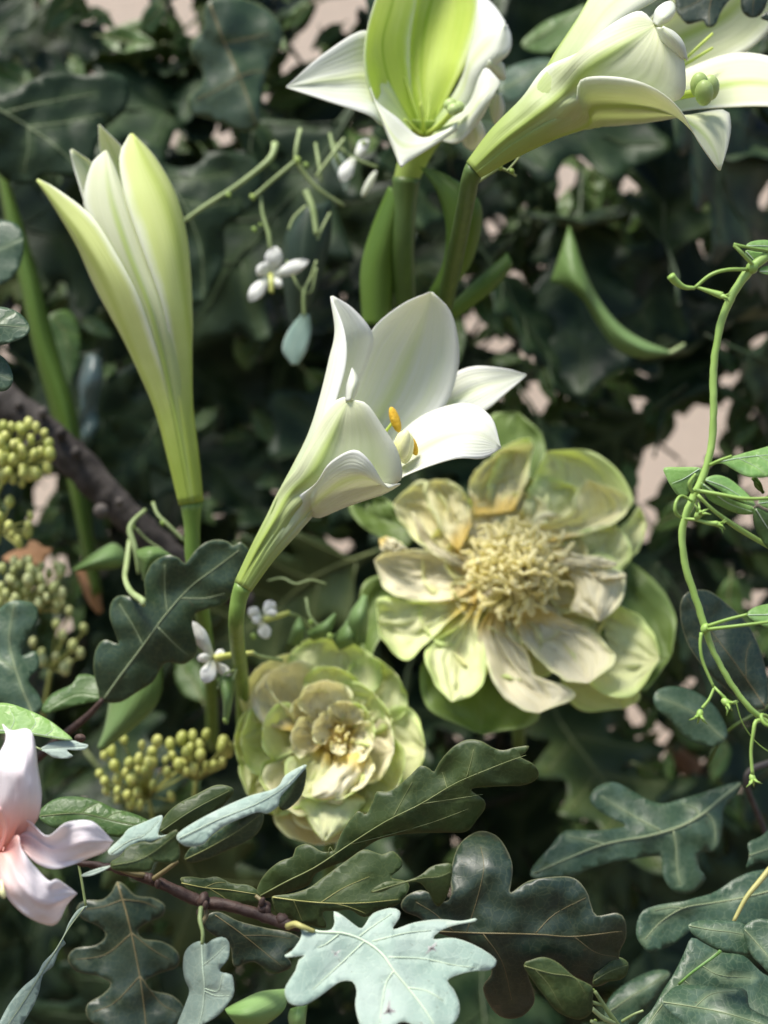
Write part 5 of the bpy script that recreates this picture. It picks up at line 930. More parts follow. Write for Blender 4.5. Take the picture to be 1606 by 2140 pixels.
loft('blade', [[(1190, 470, 14), (1206, 512, 8), (1222, 560, 4), (1250, 620, 6), (1290, 672, 6), (1340, 708, 4), (1400, 733, 8)], [(1170, 530, 8), (1195, 570, -4), (1222, 600, -6), (1250, 645, 0), (1292, 695, -4), (1340, 728, -4), (1402, 738, 6)], [(1150, 590, 10), (1180, 598, 4), (1218, 628, 0), (1246, 675, 4), (1285, 728, 4), (1340, 750, 4), (1400, 742, 8)]], .80, M['blade_light'], TS4, 36, 12, crinkle=1.2)
px_tube_obj('petiole', [(1398, 738, 7), (1408, 734, 8), (1430, 720, 14)], .80, [5, 5, 4], M['thin_stem'], TS4, 8, 6)

# ---------------------------------------------------------------- yellow-green bud clusters
def bud_cluster(label, cx, cy, rx, ry, d, n, r, mat, seed, root, tilt=0.0, name='bud_cluster'):
    T_ = thing(name, P(root[0], root[1], d+.03), label, 'bud cluster', 'yellow green bud clusters')
    rr = random.Random(seed); V0, F0 = None, None
    hub = (cx+(root[0]-cx)*.35, cy+(root[1]-cy)*.35, 24)
    g_ = [px_tube([(root[0], root[1], 30), hub], d, [5, 4], 8, 7)]
    pos = []
    for i in range(n):
        for t_ in range(30):
            a = rr.uniform(0, 2*math.pi); q = math.sqrt(rr.random())
            x = cx+1.08*rx*q*math.cos(a); y = cy+1.08*ry*q*math.sin(a); dd = -14*math.sqrt(max(0, 1-q*q))+rr.uniform(-6, 14)
            if all(math.hypot(x-p[0], y-p[1]) > r*1.35 or abs(dd-p[2]) > 8 for p in pos): break
        pos.append((x, y, dd)); z_ = rr.uniform(.62, 1.08)
        V, F = px_blob(x, y, dd, d, rr.uniform(-3, 3), r*z_*rr.uniform(1.0, 1.25), rr.uniform(-.8, .8), r*z_*rr.uniform(.72, .92), nu=7, nv=9)
        mesh_obj('bud', V, F, [mat], T_)
        g_.append(px_tube([hub, ((x+hub[0])/2, (y+hub[1])/2+4, dd*.4+14), (x, y+r*.7, dd+1)], d, [2.4, 1.9, 1.7], 8, 5))
    V, F = join(g_); mesh_obj('stalk', V, F, [M['bud_stem']], T_)
    return T_
bud_cluster('bright yellow bud cluster at the left edge just under the thick brown branch', 38, 945, 66, 62, .74, 40, 14, M['bud'], 1, (-30, 1080))
bud_cluster('small loose group of yellow buds at the left edge over the dry brown leaf', 20, 1090, 44, 46, .75, 12, 13, M['bud'], 2, (-40, 1150))
bud_cluster('round pale olive bud cluster at the left edge, middle height', 62, 1228, 84, 54, .76, 50, 12.5, M['bud_pale'], 3, (0, 1380))
bud_cluster('dim sparse bud cluster in shade below the pale olive one', 115, 1345, 66, 80, .80, 13, 13, M['bud_pale'], 4, (90, 1500))
bud_cluster('yellow bud cluster low at the left, beside the half open peony', 300, 1612, 100, 66, .735, 38, 12, M['bud'], 5, (330, 1760))
bud_cluster('yellow bud cluster tucked against the left side of the half open peony', 415, 1572, 62, 40, .735, 18, 14.5, M['bud'], 6, (400, 1740))
TY = thing('dry_leaf', P(185, 1270, .84), 'narrow dry orange-brown leaf standing in the dark right of the pale olive buds', 'leaf')
loft('blade', [[(162, 1195, 4), (172, 1225, 2), (190, 1262, 2), (208, 1282, 4)], [(174, 1190, 0), (184, 1215, -3), (200, 1245, -2), (211, 1280, 2)], [(186, 1195, 4), (194, 1215, 2), (208, 1242, 4), (213, 1278, 4)]], .83, M['dry'], TY, 16, 8, crinkle=1)
TY2 = thing('dry_leaf', P(60, 1165, .80), 'ragged dry orange-brown leaf lying on top of the pale olive buds', 'leaf')
px_leaf('blade', [(5, 1168), (30, 1150), (55, 1145), (62, 1130), (78, 1132), (90, 1142), (110, 1148), (98, 1165), (85, 1182), (40, 1180)], [(8, 1170), (60, 1160), (108, 1150)], [], .80, [M['dry']], TY2, gx=0, gy=-.5, fold=.2, wave=2, seed=62, step=9)

# ---------------------------------------------------------------- jasmine-like sprigs with small white flowers
def sprig(label, root, d, stems, petals=(), tips=(), nodes=(), buds=(), leaves=(), cat='flower sprig'):
    T_ = thing('flowering_sprig', P(root[0], root[1], d+.02), label, cat, 'sprigs of small white flowers')
    for pts, r in stems: px_tube_obj('stalk', pts, d, r, M['thin_stem'], T_, 18, 6)
    for i, c in enumerate(petals): loft('petal', c, d, M['jasmine'], T_, 16, 9, thick=.0002, seed=i, crinkle=.7)
    for pts, r in tips: px_tube_obj('flower_tube', pts, d, r, M['bud'], T_, 10, 8)
    for x, y, r in nodes:
        V, F = px_blob(x, y, -1, d, 3, r*.75, 0, r*.6, nu=6, nv=8, lobes=3, amp=.3); mesh_obj('node', V, F, [M['node']], T_)
    for x, y, hx, hy, r in buds:
        V, F = px_blob(x, y, -2, d, hx, hy, 0, r, nu=8, nv=9); mesh_obj('bud', V, F, [M['jasmine']], T_)
    for A, mid, B, mt in leaves: loft('leaf', [A, mid, B], d, M[mt], T_, 18, 8, seed=1)
    return T_
def pet(x0, y0, x1, y1, w, dd=0, up=-3):
    dx, dy = x1-x0, y1-y0; L = math.hypot(dx, dy); nx, ny = -dy/L*w, dx/L*w
    mk = lambda s: [(x0+nx*s*.35, y0+ny*s*.35, dd), (x0+dx*.55+nx*s, y0+dy*.55+ny*s, dd+up+abs(s)*1.5), (x1-dx*.14+nx*s*.6, y1-dy*.14+ny*s*.6, dd+up), (x1, y1, dd+up+1)]
    return [mk(-1.1), mk(0), mk(1.1)]
DJ = .745
sprig('thin green sprig with one white star flower in the dark, between closed and middle lily', (600, 300), DJ,
      [([(575, 300, 8), (570, 325, 4), (545, 350, 0), (490, 392, 0), (430, 430, 2), (382, 464, 4)], [8, 7, 5.5, 5, 4.5, 4]), ([(620, 335, 4), (590, 360, 0), (555, 390, 0), (530, 412, 0)], [4, 4, 4, 4]), ([(628, 270, 8), (620, 310, 4), (622, 340, 4), (660, 390, 6), (720, 430, 10)], [5, 5, 5, 4, 3]),
       ([(545, 410, 2), (550, 450, 0), (562, 490, -2), (566, 520, -2)], [3.5, 4, 5, 5]), ([(640, 400, 4), (655, 440, 0), (662, 490, -2)], [8, 7, 6]), ([(640, 430, 2), (615, 455, 2), (604, 480, 2)], [3, 3, 3]), ([(690, 445, 4), (672, 480, 0), (664, 500, -2)], [3, 3, 3]), ([(662, 545, 0), (650, 580, 0), (636, 610, -2), (636, 660, -2)], [3, 3, 4, 4]), ([(600, 545, 4), (625, 600, 0), (650, 610, 0), (662, 560, 0)], [2.5, 2.5, 2.5, 2.5]),
       ([(660, 370, 2), (690, 330, 4), (720, 290, 8)], [3, 4, 4])],
      [pet(566, 570, 578, 515, 17), pet(562, 572, 538, 556, 15), pet(562, 578, 520, 630, 14, 0, -5), pet(570, 578, 646, 545, 13, 0, -5), pet(568, 580, 590, 600, 9)],
      [([(566, 575, -4), (568, 590, -8), (568, 612, -9)], [6, 6, 5])], [(478, 408, 8), (528, 412, 9), (622, 335, 11), (545, 470, 5), (532, 480, 8), (640, 345, 8)], [],
      [([(636, 650, 0), (605, 690, 2), (592, 730, 4), (612, 762, 4)], [(640, 655, 1), (625, 695, 1), (612, 730, 2), (618, 762, 3)], [(648, 660, 0), (650, 690, 2), (640, 735, 2), (622, 760, 4)], 'pale_blade'),
       ([(640, 430, 20), (600, 490, 18), (595, 570, 20), (605, 660, 26), (620, 700, 28)], [(650, 430, 14), (635, 500, 10), (630, 580, 12), (625, 650, 20), (622, 700, 26)], [(690, 420, 20), (690, 500, 18), (668, 580, 20), (645, 650, 24), (624, 700, 28)], 'blade_dark')])
sprig('white star flower low at the left, on a yellow tube, beside the half open peony', (530, 1400), .665,
      [([(530, 1365, 4), (545, 1372, 10), (590, 1380, 26)], [4, 4, 4]), ([(500, 1385, 8), (480, 1440, 4), (470, 1500, 6)], [3, 3, 3]), ([(490, 1400, 6), (470, 1410, 2), (455, 1440, 2)], [2.5, 2.5, 2.5])],
      [pet(445, 1374, 400, 1298, 14, 0, -4), pet(445, 1374, 412, 1376, 9, 0, -5), pet(446, 1380, 428, 1428, 16, 0, -4), pet(448, 1372, 470, 1360, 8, 2, -2), pet(450, 1385, 482, 1412, 10, 4, 2)],
      [([(448, 1376, -2), (480, 1370, 0), (530, 1364, 4)], [8, 7, 5])], [(470, 1505, 6)], [],
      [([(455, 1420, 6), (468, 1460, 0), (470, 1510, 4)], [(470, 1415, 2), (476, 1460, -4), (472, 1512, 2)], [(490, 1420, 8), (484, 1460, 2), (474, 1512, 4)], 'blade_light')])
sprig('curled white flower with yellow tube, just right of the middle lily stalk', (600, 1240), .70,
      [([(605, 1282, 2), (625, 1290, 10), (660, 1320, 22)], [4, 4, 4]), ([(560, 1214, 4), (590, 1208, 2), (618, 1220, 0), (650, 1212, 2), (682, 1220, 4)], [2.2, 2.4, 2.6, 2.2, 2]), ([(640, 1250, 10), (650, 1290, 4), (690, 1330, 6)], [3, 3, 3])],
      [pet(545, 1290, 520, 1272, 12), pet(548, 1286, 528, 1300, 11), pet(552, 1280, 575, 1258, 13, 2, 0), pet(552, 1286, 580, 1278, 8), pet(545, 1300, 560, 1335, 13, 3, 0)],
      [([(552, 1296, -2), (580, 1288, 0), (605, 1280, 2)], [7, 6, 5])], [(530, 1330, 9), (690, 1330, 10), (650, 1300, 8)], [],
      [([(690, 1330, 10), (715, 1310, 4), (740, 1270, 8)], [(700, 1345, 4), (730, 1330, -2), (745, 1290, 6)], [(710, 1360, 10), (745, 1340, 4), (750, 1300, 8)], 'blade_light'),
       ([(735, 1345, 6), (728, 1290, 0), (760, 1240, 4)], [(750, 1345, 0), (752, 1290, -6), (765, 1245, 2)], [(765, 1345, 6), (770, 1290, 0), (770, 1245, 4)], 'blade_light'),
       ([(600, 1345, 8), (612, 1310, 2), (622, 1290, 6)], [(612, 1348, 4), (625, 1315, -2), (626, 1290, 4)], [(628, 1350, 8), (638, 1315, 2), (630, 1290, 6)], 'blade_light'),
       ([(640, 1320, 8), (675, 1300, 2), (700, 1280, 6)], [(645, 1330, 4), (680, 1312, -2), (702, 1284, 4)], [(655, 1340, 8), (688, 1325, 2), (704, 1288, 6)], 'blade_light')])
sprig('drooping white buds and pale bracts under the left petal of the top lily', (720, 270), .75,
      [([(690, 280, 10), (700, 320, 4), (715, 350, 4)], [4, 5, 6]), ([(660, 300, 10), (668, 350, 4), (672, 380, 4)], [4, 4, 3]), ([(700, 300, 8), (740, 330, 4), (790, 350, 4)], [3, 3, 3])],
      [pet(740, 330, 712, 380, 14), pet(745, 325, 770, 290, 11, 4, 2)], [], [(760, 300, 7)], [(772, 384, -15, 27, 8)],
      [([(690, 330, 8), (706, 362, 5), (722, 402, 4)], [(700, 325, 7), (716, 356, 4), (724, 402, 4)], [(712, 320, 8), (730, 352, 5), (727, 403, 4)], 'under_blade')])
sprig('tiny green buds on a thread thin twig below the base of the top right lily', (1030, 360), .62,
      [([(1000, 380, 16), (1030, 360, 4), (1048, 352, 0), (1080, 368, 2)], [3, 3, 3, 2.5]), ([(1060, 358, 0), (1080, 335, 0), (1092, 318, 0)], [2, 2, 2])], [], [], [(1045, 350, 9), (1070, 358, 8), (1089, 315, 7)], [])
sprig('pale green forked sprig at the bottom edge right of the dusky leaf', (1290, 2180), .56,
      [([(1320, 2180, 4), (1290, 2140, 0), (1262, 2100, -2), (1244, 2072, -4)], [7, 6, 5, 4]), ([(1290, 2140, 0), (1262, 2128, -4), (1238, 2108, -6)], [5, 5, 5]), ([(1290, 2140, 0), (1250, 2140, -4), (1236, 2134, -6)], [5, 5, 4]), ([(1300, 2135, 0), (1325, 2120, -2), (1345, 2112, -2)], [4, 3, 3]), ([(1262, 2100, -2), (1240, 2095, -4), (1230, 2088, -6)], [4, 4, 4])], [], [], [(1240, 2070, 6), (1236, 2106, 6), (1245, 2134, 6), (1234, 2086, 5)], [])
sprig('curling tendril over the top of the large dark left oak leaf', (350, 1110), .70,
      [([(320, 1050, 8), (330, 1075, 4), (350, 1095, 2), (385, 1130, 2)], [4, 4, 4.5, 4]), ([(305, 1065, 6), (280, 1088, 0), (272, 1110, -2), (284, 1150, -4), (290, 1200, -4)], [4, 5, 7, 6, 4]), ([(285, 1105, 0), (310, 1130, 4), (340, 1150, 6)], [3.5, 3, 3]), ([(272, 1130, 2), (265, 1180, -10), (262, 1210, -40), (275, 1238, -54), (298, 1255, -64), (300, 1265, -66)], [6, 6, 6, 7, 8, 5])], [], [], [(340, 1093, 7), (278, 1100, 8)], [])
# yellow-green rounded leaf at the bottom edge
TQ = thing('oval_leaf', P(560, 2200, .60), 'fresh light green rounded leaf at the bottom edge, left of the pale blue-green oak leaf', 'leaf')
loft('blade', [[(470, 2108, 0), (500, 2092, -2), (545, 2072, 0), (598, 2066, 6)], [(478, 2122, -8), (515, 2120, -14), (560, 2100, -8), (604, 2072, 6)], [(500, 2150, 0), (540, 2150, -4), (590, 2116, -2), (606, 2078, 6)]], .60, M['vine_blade'], TQ, 22, 12)
loft('blade', [[(610, 2110, 4), (606, 2130, 2), (622, 2170, 4)], [(625, 2105, 0), (622, 2130, -4), (628, 2170, 2)], [(640, 2100, 4), (636, 2130, 0), (634, 2170, 4)]], .60, M['vine_blade'], TQ, 14, 8)
px_tube_obj('petiole', [(500, 2150, 4), (540, 2180, 6), (560, 2200, 8)], .60, [4, 5, 5], M['thin_stem'], TQ, 8, 6)
TY3 = thing('dry_leaf', P(1440, 1640, .98), 'dry orange-brown leaf deep in the gap below the oval dark leaf, lower right', 'leaf')
px_leaf('blade', [(1395, 1545), (1420, 1555), (1450, 1570), (1470, 1600), (1465, 1630), (1430, 1625), (1405, 1600), (1390, 1570)], [(1398, 1550), (1430, 1590), (1462, 1628)], [], 1.06, [M['dry']], TY3, gx=0, gy=-.3, fold=.2, wave=3, seed=63, step=10)
# ---------------------------------------------------------------- background oak foliage
def oak_outline(L, W, nl, r_):
    """half outlines of a round lobed oak leaf, x along the leaf, y across"""
    def side(sg):
        o = []
        for i in range(nl):
            a = (i+.5)/nl
            tc = 0.16+0.74*a+r_.uniform(-.02, .02)
            env = W*(0.42+0.75*math.sin(math.pi*min(1, 0.12+0.80*a)))*0.72
            sp = 0.74/nl
            sinus = env*r_.uniform(.50, .66)
            tip = env*r_.uniform(.9, 1.1)
            if i == 0: o.append((tc*L-sp*.62*L, W*.07))
            o.append((tc*L-sp*.34*L, sinus))
            o.append((tc*L-sp*.06*L, tip*.80))
            o.append((tc*L+sp*.16*L, tip))
            o.append((tc*L+sp*.36*L, tip*.86))
            o.append((tc*L+sp*.42*L, tip*.55))
        return [(x, sg*y) for x, y in o]
    s1 = side(1); s2 = side(-1)
    tipb = [(L*.955, W*.16), (L*1.0, W*.07), (L*1.005, -W*.06), (L*.96, -W*.17)]
    return [(0, W*.03)]+s1+tipb+s2[::-1]+[(0, -W*.03)]
def oval_outline(L, W):
    return [(L*t, W*.5*math.sin(math.pi*t**.8)**.9) for t in (0.02, .12, .28, .45, .62, .78, .9, .97)]+[(L, 0)]+[(L*t, -W*.5*math.sin(math.pi*t**.8)**.9) for t in (.97, .9, .78, .62, .45, .28, .12, .02)]
def template(kind, mats, seed):
    r_ = random.Random(seed)
    if kind == 'oak':
        L = .118*r_.uniform(.92, 1.1); W = L*r_.uniform(.33, .40); nl = r_.choice((3, 4, 4))
        out = oak_outline(L, W, nl, r_)
        sides = []
        for i in range(nl):
            for sg in (-1, 1):
                tc = 0.16+0.74*(i+.5)/nl; x0 = (tc-.13)*L
                sides.append([(x0, 0), ((x0+tc*L)/2+.01*L, sg*W*.25), (tc*L+.02*L, sg*W*.55)])
    else:
        L = .052*r_.uniform(.9, 1.15); W = L*.42; out = oval_outline(L, W); sides = []
    cv = r_.uniform(-.004, .004)
    mid = [(0, 0), (L*.3, cv), (L*.65, -cv), (L*.97, 0)]
    V, F, dm, dv = leaf_tri(out, mid, sides, L/19, seed)
    k1 = r_.uniform(.05, .30); k2 = r_.uniform(-.5, .35)
    def z(x, y):
        return k1*abs(y)+k2*(x/L)**2*L*.35+.006*noise.noise(Vector((x*28, y*28, seed*3.7)))+.003*noise.noise(Vector((x*70, y*70, seed)))
    W3 = [Vector((x, y, z(x, y))) for x, y in V]
    FF = []
    for f in F:
        a, b, c = (W3[i] for i in f)
        FF.append(f if (b-a).cross(c-a).z > 0 else f[::-1])
    nleaf = len(FF); mi = [0]*nleaf
    g_ = [tube_geo([Vector((-L*.14, 0, -.002)), Vector((-L*.06, 0, -.001)), Vector((0, 0, 0.0003))]+[Vector((q[0], q[1], z(*q)+.0003)) for q in crline(mid, 10)[1:]], [.0010, .0010, .0009]+[.0009-.00065*i/8 for i in range(9)], 5)]
    for s in sides: g_.append(tube_geo([Vector((q[0], q[1], z(*q)+.0002)) for q in crline(s, 6)], [.00045-.0002*i/5 for i in range(6)], 4))
    V2, F2 = join(g_); o = len(W3)
    W3 += V2; FF += [tuple(i+o for i in f) for f in F2]; mi += [2]*len(F2)
    me = bpy.data.meshes.new(kind+'_leaf'); me.from_pydata([tuple(v) for v in W3], [], FF)
    for m_ in mats: me.materials.append(m_)
    me.polygons.foreach_set('material_index', mi); me.polygons.foreach_set('use_smooth', [True]*len(FF))
    vein = list(np.exp(-(dv/(L/19*.4))**2))+[1.0]*len(V2)
    me.attributes.new('vein', 'FLOAT', 'POINT').data.foreach_set('value', [float(x) for x in vein])
    me.attributes.new('rim', 'FLOAT', 'POINT').data.foreach_set('value', [0.0]*len(W3))
    me.update()
    outl = np.array([(q[0], q[1], z(*q)) for q in crclosed(out, L/16)])
    return me, outl, L
TPL = {}
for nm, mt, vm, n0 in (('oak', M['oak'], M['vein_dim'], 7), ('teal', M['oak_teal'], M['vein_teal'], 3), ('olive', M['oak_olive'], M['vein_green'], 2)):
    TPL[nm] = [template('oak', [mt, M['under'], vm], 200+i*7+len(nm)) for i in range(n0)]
TPL['oval'] = [template('oval', [M['green'], M['under'], M['vein_green']], 300+i) for i in range(3)]

# holes where the wall shows through
def ell(x, y, a, b, rot=0):
    c, s = math.cos(R(rot)), math.sin(R(rot))
    return [(x+a*math.cos(t)*c-b*math.sin(t)*s, y+a*math.cos(t)*s+b*math.sin(t)*c) for t in [i*math.pi/7 for i in range(14)]]
GAPS = [[(168, -40), (302, -40), (303, 25), (282, 44), (240, 58), (215, 15), (180, 25)], [(345, -30), (385, -20), (402, 30), (422, 62), (415, 88), (392, 72), (370, 35)], ell(445, 6, 24, 10, -20),
        [(661, -30), (775, -30), (772, 20), (738, 57), (718, 74), (708, 47), (681, 54), (661, 74), (658, 108), (597, 155), (574, 175), (584, 145), (604, 118), (604, 81), (631, 67), (654, 34)],
        ell(392, 280, 22, 10, -40), ell(440, 262, 16, 10, -50), ell(470, 290, 28, 14, 10), ell(360, 300, 9, 20, -20), ell(555, 205, 14, 12), ell(760, 272, 32, 14, 5), ell(628, 290, 8, 22, 15),
        ell(1186, 372, 20, 34), ell(1234, 340, 13, 18), ell(1316, 386, 20, 16, 20), ell(1422, 318, 9, 28, 10), ell(1576, 325, 20, 9, -25), ell(1595, 415, 13, 20), ell(1487, 478, 10, 10), ell(1114, 395, 8, 10),
        ell(1036, 466, 26, 20), ell(806, 452, 12, 22, -15), ell(985, 672, 22, 26, 20), ell(1040, 722, 36, 16, -15), ell(1082, 570, 16, 13), ell(1095, 742, 11, 11), ell(700, 560, 8, 22, -20), ell(568, 470, 12, 16),
        [(1083, 812), (1136, 808), (1150, 845), (1145, 858), (1104, 862)], ell(1266, 770, 9, 26, 30), ell(1335, 840, 17, 13), ell(1280, 885, 8, 17, 35), ell(1404, 800, 9, 13, 25), ell(1276, 570, 12, 12), ell(1525, 795, 25, 16, -10), ell(1573, 780, 10, 18), ell(1583, 700, 12, 34, 20),
        [(1412, 868), (1450, 858), (1500, 845), (1522, 845), (1522, 895), (1500, 935), (1470, 960), (1465, 985), (1400, 990), (1385, 1010), (1352, 1040), (1372, 1080), (1378, 1096), (1345, 1078), (1328, 1040), (1333, 990), (1345, 935), (1382, 930), (1416, 905)],
        [(1346, 1060), (1374, 1094), (1360, 1126), (1328, 1180), (1318, 1176), (1350, 1120)], [(1540, 995), (1640, 985), (1640, 1062), (1600, 1060), (1560, 1030)], [(1530, 1075), (1575, 1068), (1575, 1090), (1540, 1100)],
        ell(1322, 1486, 18, 15), ell(1340, 1510, 10, 10), ell(1385, 1530, 18, 22, 10), ell(1388, 1566, 14, 24, 30), ell(1435, 1590, 36, 24, 35), ell(1472, 1610, 16, 28, 20), ell(1440, 1432, 24, 11, -15), ell(1392, 1625, 7, 12), ell(1590, 1250, 26, 22),
        ell(45, 415, 14, 24, 10), ell(22, 650, 18, 26, 10), ell(15, 725, 14, 16), [(70, 1010), (110, 985), (128, 1010), (100, 1050), (80, 1100), (52, 1100), (70, 1060)], ell(156, 1096, 10, 13), ell(28, 52, 9, 14), ell(110, 1190, 40, 22), ell(245, 1080, 12, 14), ell(130, 1315, 20, 24),
        ell(705, 1145, 20, 24, 30), ell(495, 1092, 9, 9), ell(1105, 2125, 18, 14), ell(1210, 2135, 14, 12)]
S4 = 5.0; X0, Y0, X1, Y1 = -240, -420, 1850, 2380
gw, gh = int((X1-X0)/S4), int((Y1-Y0)/S4)
cov = np.zeros((gh, gw), np.int16); gap = np.zeros((gh, gw), bool)
yy, xx = np.mgrid[0:gh, 0:gw]; cx_ = X0+(xx+.5)*S4; cy_ = Y0+(yy+.5)*S4
def raster(poly):
    i0 = max(0, int((poly[:, 0].min()-X0)/S4)-1); i1 = min(gw, int((poly[:, 0].max()-X0)/S4)+2)
    j0 = max(0, int((poly[:, 1].min()-Y0)/S4)-1); j1 = min(gh, int((poly[:, 1].max()-Y0)/S4)+2)
    if i0 >= i1 or j0 >= j1: return None
    return (slice(j0, j1), slice(i0, i1)), inside(poly, cx_[j0:j1, i0:i1], cy_[j0:j1, i0:i1])
for g in GAPS:
    r_ = raster(np.array(g))
    if r_: gap[r_[0]] |= r_[1]
core = gap.copy()          # leaves may bite one cell into a hole, never fill it
core[1:] &= gap[:-1]; core[:-1] &= gap[1:]; core[:, 1:] &= gap[:, :-1]; core[:, :-1] &= gap[:, 1:]
# branches: label, polyline (pixels), depth
BR = [
 ('dark oak foliage in the top left corner behind the closed lily tip', [(-200, 40), (0, 110), (160, 120), (320, 90), (420, 30), (500, -120)]),
 ('dark oak foliage along the top edge left of the green throated lily', [(420, -200), (520, -40), (560, 120), (575, 240), (600, 330)]),
 ('oak foliage in the top right corner behind the side on lily', [(1750, -80), (1500, 300), (1300, 330), (1120, 150), (1010, -100)]),
 ('deep shaded oak foliage between the closed lily and the small star flower', [(300, 400), (420, 520), (480, 640), (560, 780), (620, 900)]),
 ('oak foliage at the left edge behind the strap leaf', [(-180, 420), (-40, 520), (90, 620), (220, 760), (260, 900)]),
 ('dark oak foliage in the middle behind the open white lily', [(620, 380), (700, 520), (720, 680), (780, 860), (900, 1000)]),
 ('dark oak foliage right of the lily stalks around the twisted leaf', [(1000, 420), (1120, 560), (1220, 700), (1300, 860), (1420, 960)]),
 ('oak foliage at the right edge behind the upper half of the vine', [(1760, 420), (1620, 520), (1520, 640), (1560, 800), (1640, 960)]),
 ('shaded oak foliage under the brown branch left of the middle lily stalk', [(160, 1120), (300, 1080), (440, 1000), (560, 1060), (640, 1200)]),
 ('shaded oak foliage at the left edge below the bud clusters', [(-160, 1300), (40, 1420), (160, 1560), (280, 1680), (120, 1820)]),
 ('shaded oak foliage between the two peonies', [(620, 1240), (760, 1320), (880, 1480), (960, 1560), (1080, 1600)]),
 ('dark oak foliage between the wide open peony and the vine', [(1720, 1200), (1560, 1180), (1440, 1160), (1330, 1300), (1280, 1460)]),
 ('very dark oak foliage under the wide open peony', [(940, 1700), (1100, 1660), (1250, 1640), (1400, 1700), (1600, 1760)]),
 ('dark oak foliage along the bottom edge under the oak twig', [(100, 2240), (320, 2120), (500, 2040), (640, 2100), (760, 2240)]),
 ('dark oak foliage at the bottom edge right of the pale leaf', [(960, 2260), (1120, 2080), (1260, 1960), (1420, 1900), (1640, 2060)]),
]
rb = random.Random(11)
BT = []
for i, (lab, pl) in enumerate(BR):
    dB = 1.0+.04*rb.random()
    q = crline(pl, 30)
    T_ = thing('oak_branch', P(pl[0][0], pl[0][1], dB), lab, 'branch', 'oak branches behind the flowers')
    BT.append([T_, np.array(q), dB, [], [px_tube([(p[0], p[1], 0) for p in pl], dB, [7-.9*j for j in range(len(pl))], 40, 7)]])
for me_ in bpy.data.meshes: pass
def orient(th, tilt, yaw, roll):
    """rotation: leaf x axis at picture angle th, blade facing the lens, tipped back by tilt (faces the sky), yaw and roll random"""
    base = Matrix(((1, 0, 0), (0, 0, -1), (0, 1, 0)))           # x right, y up, z toward the lens
    rot = Matrix.Rotation(yaw, 3, 'Z') @ Matrix.Rotation(-tilt, 3, 'X')
    return rot @ base @ Matrix.Rotation(th, 3, 'Z') @ Matrix.Rotation(roll, 3, 'X')
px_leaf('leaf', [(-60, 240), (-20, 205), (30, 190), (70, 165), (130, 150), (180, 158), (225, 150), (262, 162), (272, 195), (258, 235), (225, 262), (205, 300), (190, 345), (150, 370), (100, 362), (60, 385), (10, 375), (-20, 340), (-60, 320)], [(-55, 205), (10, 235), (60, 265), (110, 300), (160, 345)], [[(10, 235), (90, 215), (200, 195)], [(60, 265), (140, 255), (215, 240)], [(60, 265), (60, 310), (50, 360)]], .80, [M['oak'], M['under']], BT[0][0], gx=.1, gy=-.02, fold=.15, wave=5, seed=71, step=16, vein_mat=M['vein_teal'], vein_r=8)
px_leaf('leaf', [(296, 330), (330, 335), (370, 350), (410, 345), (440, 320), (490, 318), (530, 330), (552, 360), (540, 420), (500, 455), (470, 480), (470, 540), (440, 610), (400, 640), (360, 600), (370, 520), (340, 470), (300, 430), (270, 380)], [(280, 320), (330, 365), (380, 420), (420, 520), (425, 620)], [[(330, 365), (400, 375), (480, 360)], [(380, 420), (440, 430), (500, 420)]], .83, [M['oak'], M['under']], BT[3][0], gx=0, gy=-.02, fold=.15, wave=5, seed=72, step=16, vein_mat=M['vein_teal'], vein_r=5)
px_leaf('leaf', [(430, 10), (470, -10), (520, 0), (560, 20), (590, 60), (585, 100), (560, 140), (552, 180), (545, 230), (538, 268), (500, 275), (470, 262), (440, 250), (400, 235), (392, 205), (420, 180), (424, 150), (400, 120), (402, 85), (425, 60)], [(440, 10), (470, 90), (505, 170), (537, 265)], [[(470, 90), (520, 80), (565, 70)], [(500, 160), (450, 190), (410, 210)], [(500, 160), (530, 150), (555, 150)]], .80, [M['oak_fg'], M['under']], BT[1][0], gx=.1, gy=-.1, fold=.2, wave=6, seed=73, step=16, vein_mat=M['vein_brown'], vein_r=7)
px_leaf('leaf', [(1090, 90), (1120, 60), (1150, 40), (1200, 20), (1225, 10), (1210, 50), (1190, 90), (1150, 110), (1110, 108)], [(1092, 96), (1150, 65), (1220, 15)], [[(1120, 80), (1140, 60), (1150, 48)]], .84, [M['green'], M['under']], BT[2][0], gx=0, gy=-.5, fold=.2, wave=3, seed=74, step=12, vein_mat=M['vein_green'], vein_r=4)
px_leaf('leaf', [(1040, 180), (1060, 145), (1100, 128), (1150, 122), (1160, 140), (1130, 170), (1100, 200), (1060, 210)], [(1042, 190), (1100, 160), (1158, 130)], [], .82, [M['oak_teal'], M['under']], BT[2][0], gx=0, gy=-.6, fold=.2, wave=3, seed=75, step=12, vein_mat=M['vein_teal'], vein_r=4)
NLEAF = 0
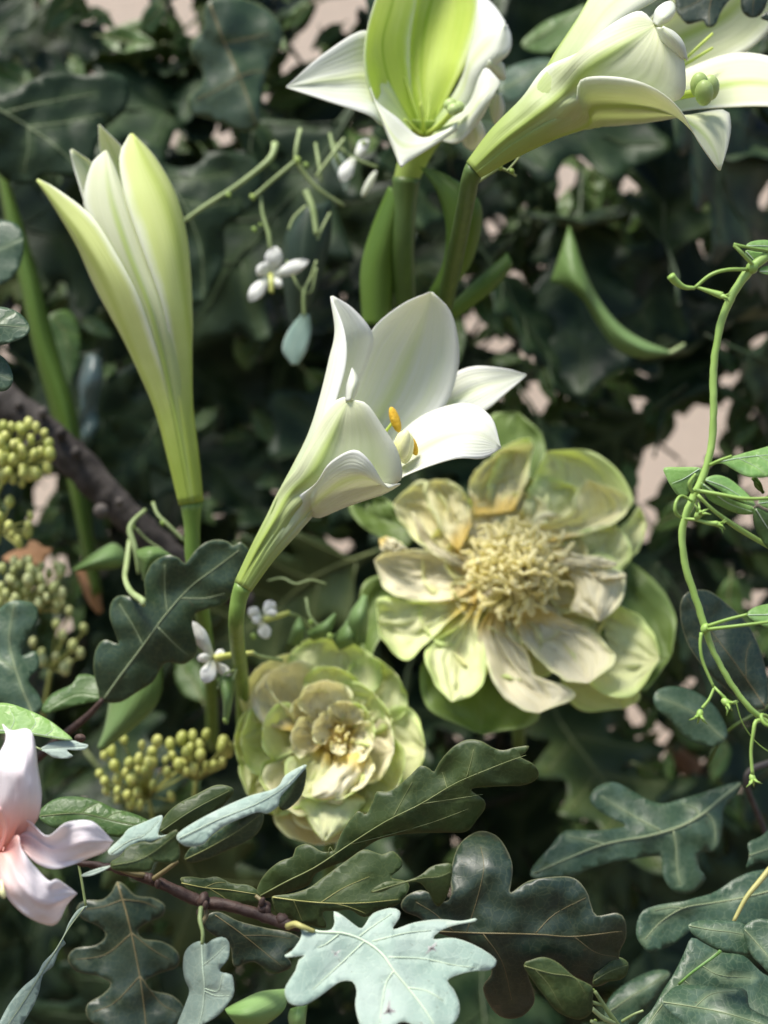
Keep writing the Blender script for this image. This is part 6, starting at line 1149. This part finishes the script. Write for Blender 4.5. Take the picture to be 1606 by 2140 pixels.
def place(tp, x, y, d, M3, sc, name='leaf'):
    """stand a copy of the template with its middle at the pixel"""
    global NLEAF
    NLEAF += 1
    me, outl, L = tp
    c = P(x, y, d)-M3 @ Vector((L*.5*sc, 0, 0))
    b = min(range(len(BT)), key=lambda i: np.min(np.hypot(BT[i][1][:, 0]-x, BT[i][1][:, 1]-y)))
    T_ = BT[b][0]
    o = bpy.data.objects.new(name, me); COL.objects.link(o); o.parent = T_
    mat = Matrix.Translation(c-Vector(T_.location)) @ M3.to_4x4() @ Matrix.Scale(sc, 4)
    o.matrix_local = mat
    s = o.modifiers.new('thickness', 'SOLIDIFY'); s.thickness = .00035; s.offset = -1; s.material_offset = 1
    base = c-M3 @ Vector((L*.14*sc, 0, 0))
    bp = PX(base); q = BT[b][1]; dB = BT[b][2]
    order = np.argsort(np.hypot(q[:, 0]-bp[0], q[:, 1]-bp[1])+np.arange(len(q))*2.0)
    for j in order[:14]:
        s_ = np.linspace(0, 1, 30)
        gx_ = ((bp[0]*(1-s_)+q[j][0]*s_-X0)/S4).astype(int).clip(0, gw-1); gy_ = ((bp[1]*(1-s_)+q[j][1]*s_-Y0)/S4).astype(int).clip(0, gh-1)
        if not gap[gy_, gx_].any(): break
    else:
        return
    e = P(q[j][0], q[j][1], dB); m_ = (base+e)/2+Vector((0, .03, 0))
    pts = [Vector(tuple(v)) for v in crline([tuple(base), tuple(m_), tuple(e)], 8)]
    BT[b][4].append(tube_geo(pts, [.0010+.0009*k_/7 for k_ in range(8)], 5))
def proj(tp, x, y, d, M3, sc):
    me, outl, L = tp
    c = P(x, y, d)-M3 @ Vector((L*.5*sc, 0, 0))
    W_ = (np.array(M3) @ (outl*sc).T).T+np.array(c)
    return np.stack([803+W_[:, 0]/W_[:, 1]*FPX, 1070-(W_[:, 2]-CAMZ)/W_[:, 1]*FPX], 1)
def fill(n_try, kinds, sc0, sc1, d0, d1, need, target, margin, tgt_cov=1):
    global cov
    mx0, my0, mx1, my1 = margin
    for k_ in range(n_try):
        un = (cov < tgt_cov) & ~gap & (cx_ > mx0) & (cx_ < mx1) & (cy_ > my0) & (cy_ < my1)
        idx = np.flatnonzero(un)
        if k_ % 10 == 0:
            tot = np.count_nonzero(~gap & (cx_ > mx0) & (cx_ < mx1) & (cy_ > my0) & (cy_ < my1))
            if len(idx)/tot < target: break
        p = idx[rb.randrange(len(idx))]; x = float(cx_.flat[p]); y = float(cy_.flat[p])
        best = None
        for t_ in range(14):
            kind = rb.choice(kinds); tp = rb.choice(TPL[kind])
            th = R(rb.choice((rb.uniform(-150, -30), rb.uniform(-180, 180))))
            M3 = orient(th, R(rb.gauss(10, 18)), R(rb.gauss(0, 20)), R(rb.gauss(0, 14)))
            sc = rb.uniform(sc0, sc1); d = rb.uniform(d0, d1)
            ox, oy = x+rb.uniform(-50, 50)*sc, y+rb.uniform(-50, 50)*sc
            poly = proj(tp, ox, oy, d, M3, sc)
            r_ = raster(poly)
            if r_ is None: continue
            sl, ms = r_
            a = np.count_nonzero(ms)
            if a < 4: continue
            g_ = np.count_nonzero(ms & core[sl])
            if g_ > 0.006*a+1: continue
            new = np.count_nonzero(ms & (cov[sl] < tgt_cov))/a
            if best is None or new > best[0]: best = (new, tp, ox, oy, d, M3, sc, sl, ms)
        if best and best[0] > need:
            _, tp, ox, oy, d, M3, sc, sl, ms = best
            place(tp, ox, oy, d, M3, sc); cov[sl] += ms
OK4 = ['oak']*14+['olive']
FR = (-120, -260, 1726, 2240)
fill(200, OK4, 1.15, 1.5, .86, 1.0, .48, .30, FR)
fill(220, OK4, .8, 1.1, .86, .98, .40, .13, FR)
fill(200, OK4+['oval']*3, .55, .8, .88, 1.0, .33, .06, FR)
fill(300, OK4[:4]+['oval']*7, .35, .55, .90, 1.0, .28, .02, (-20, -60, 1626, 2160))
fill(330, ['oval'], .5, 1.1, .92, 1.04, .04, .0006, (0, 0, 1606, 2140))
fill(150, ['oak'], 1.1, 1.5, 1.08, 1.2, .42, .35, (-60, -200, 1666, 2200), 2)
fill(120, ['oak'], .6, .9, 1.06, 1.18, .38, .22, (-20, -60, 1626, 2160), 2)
for T_, q, dB, lv, geo in BT:
    V, F = join(geo); mesh_obj('twig', V, F, [M['twig_dim']], T_)
print('background leaves', NLEAF)
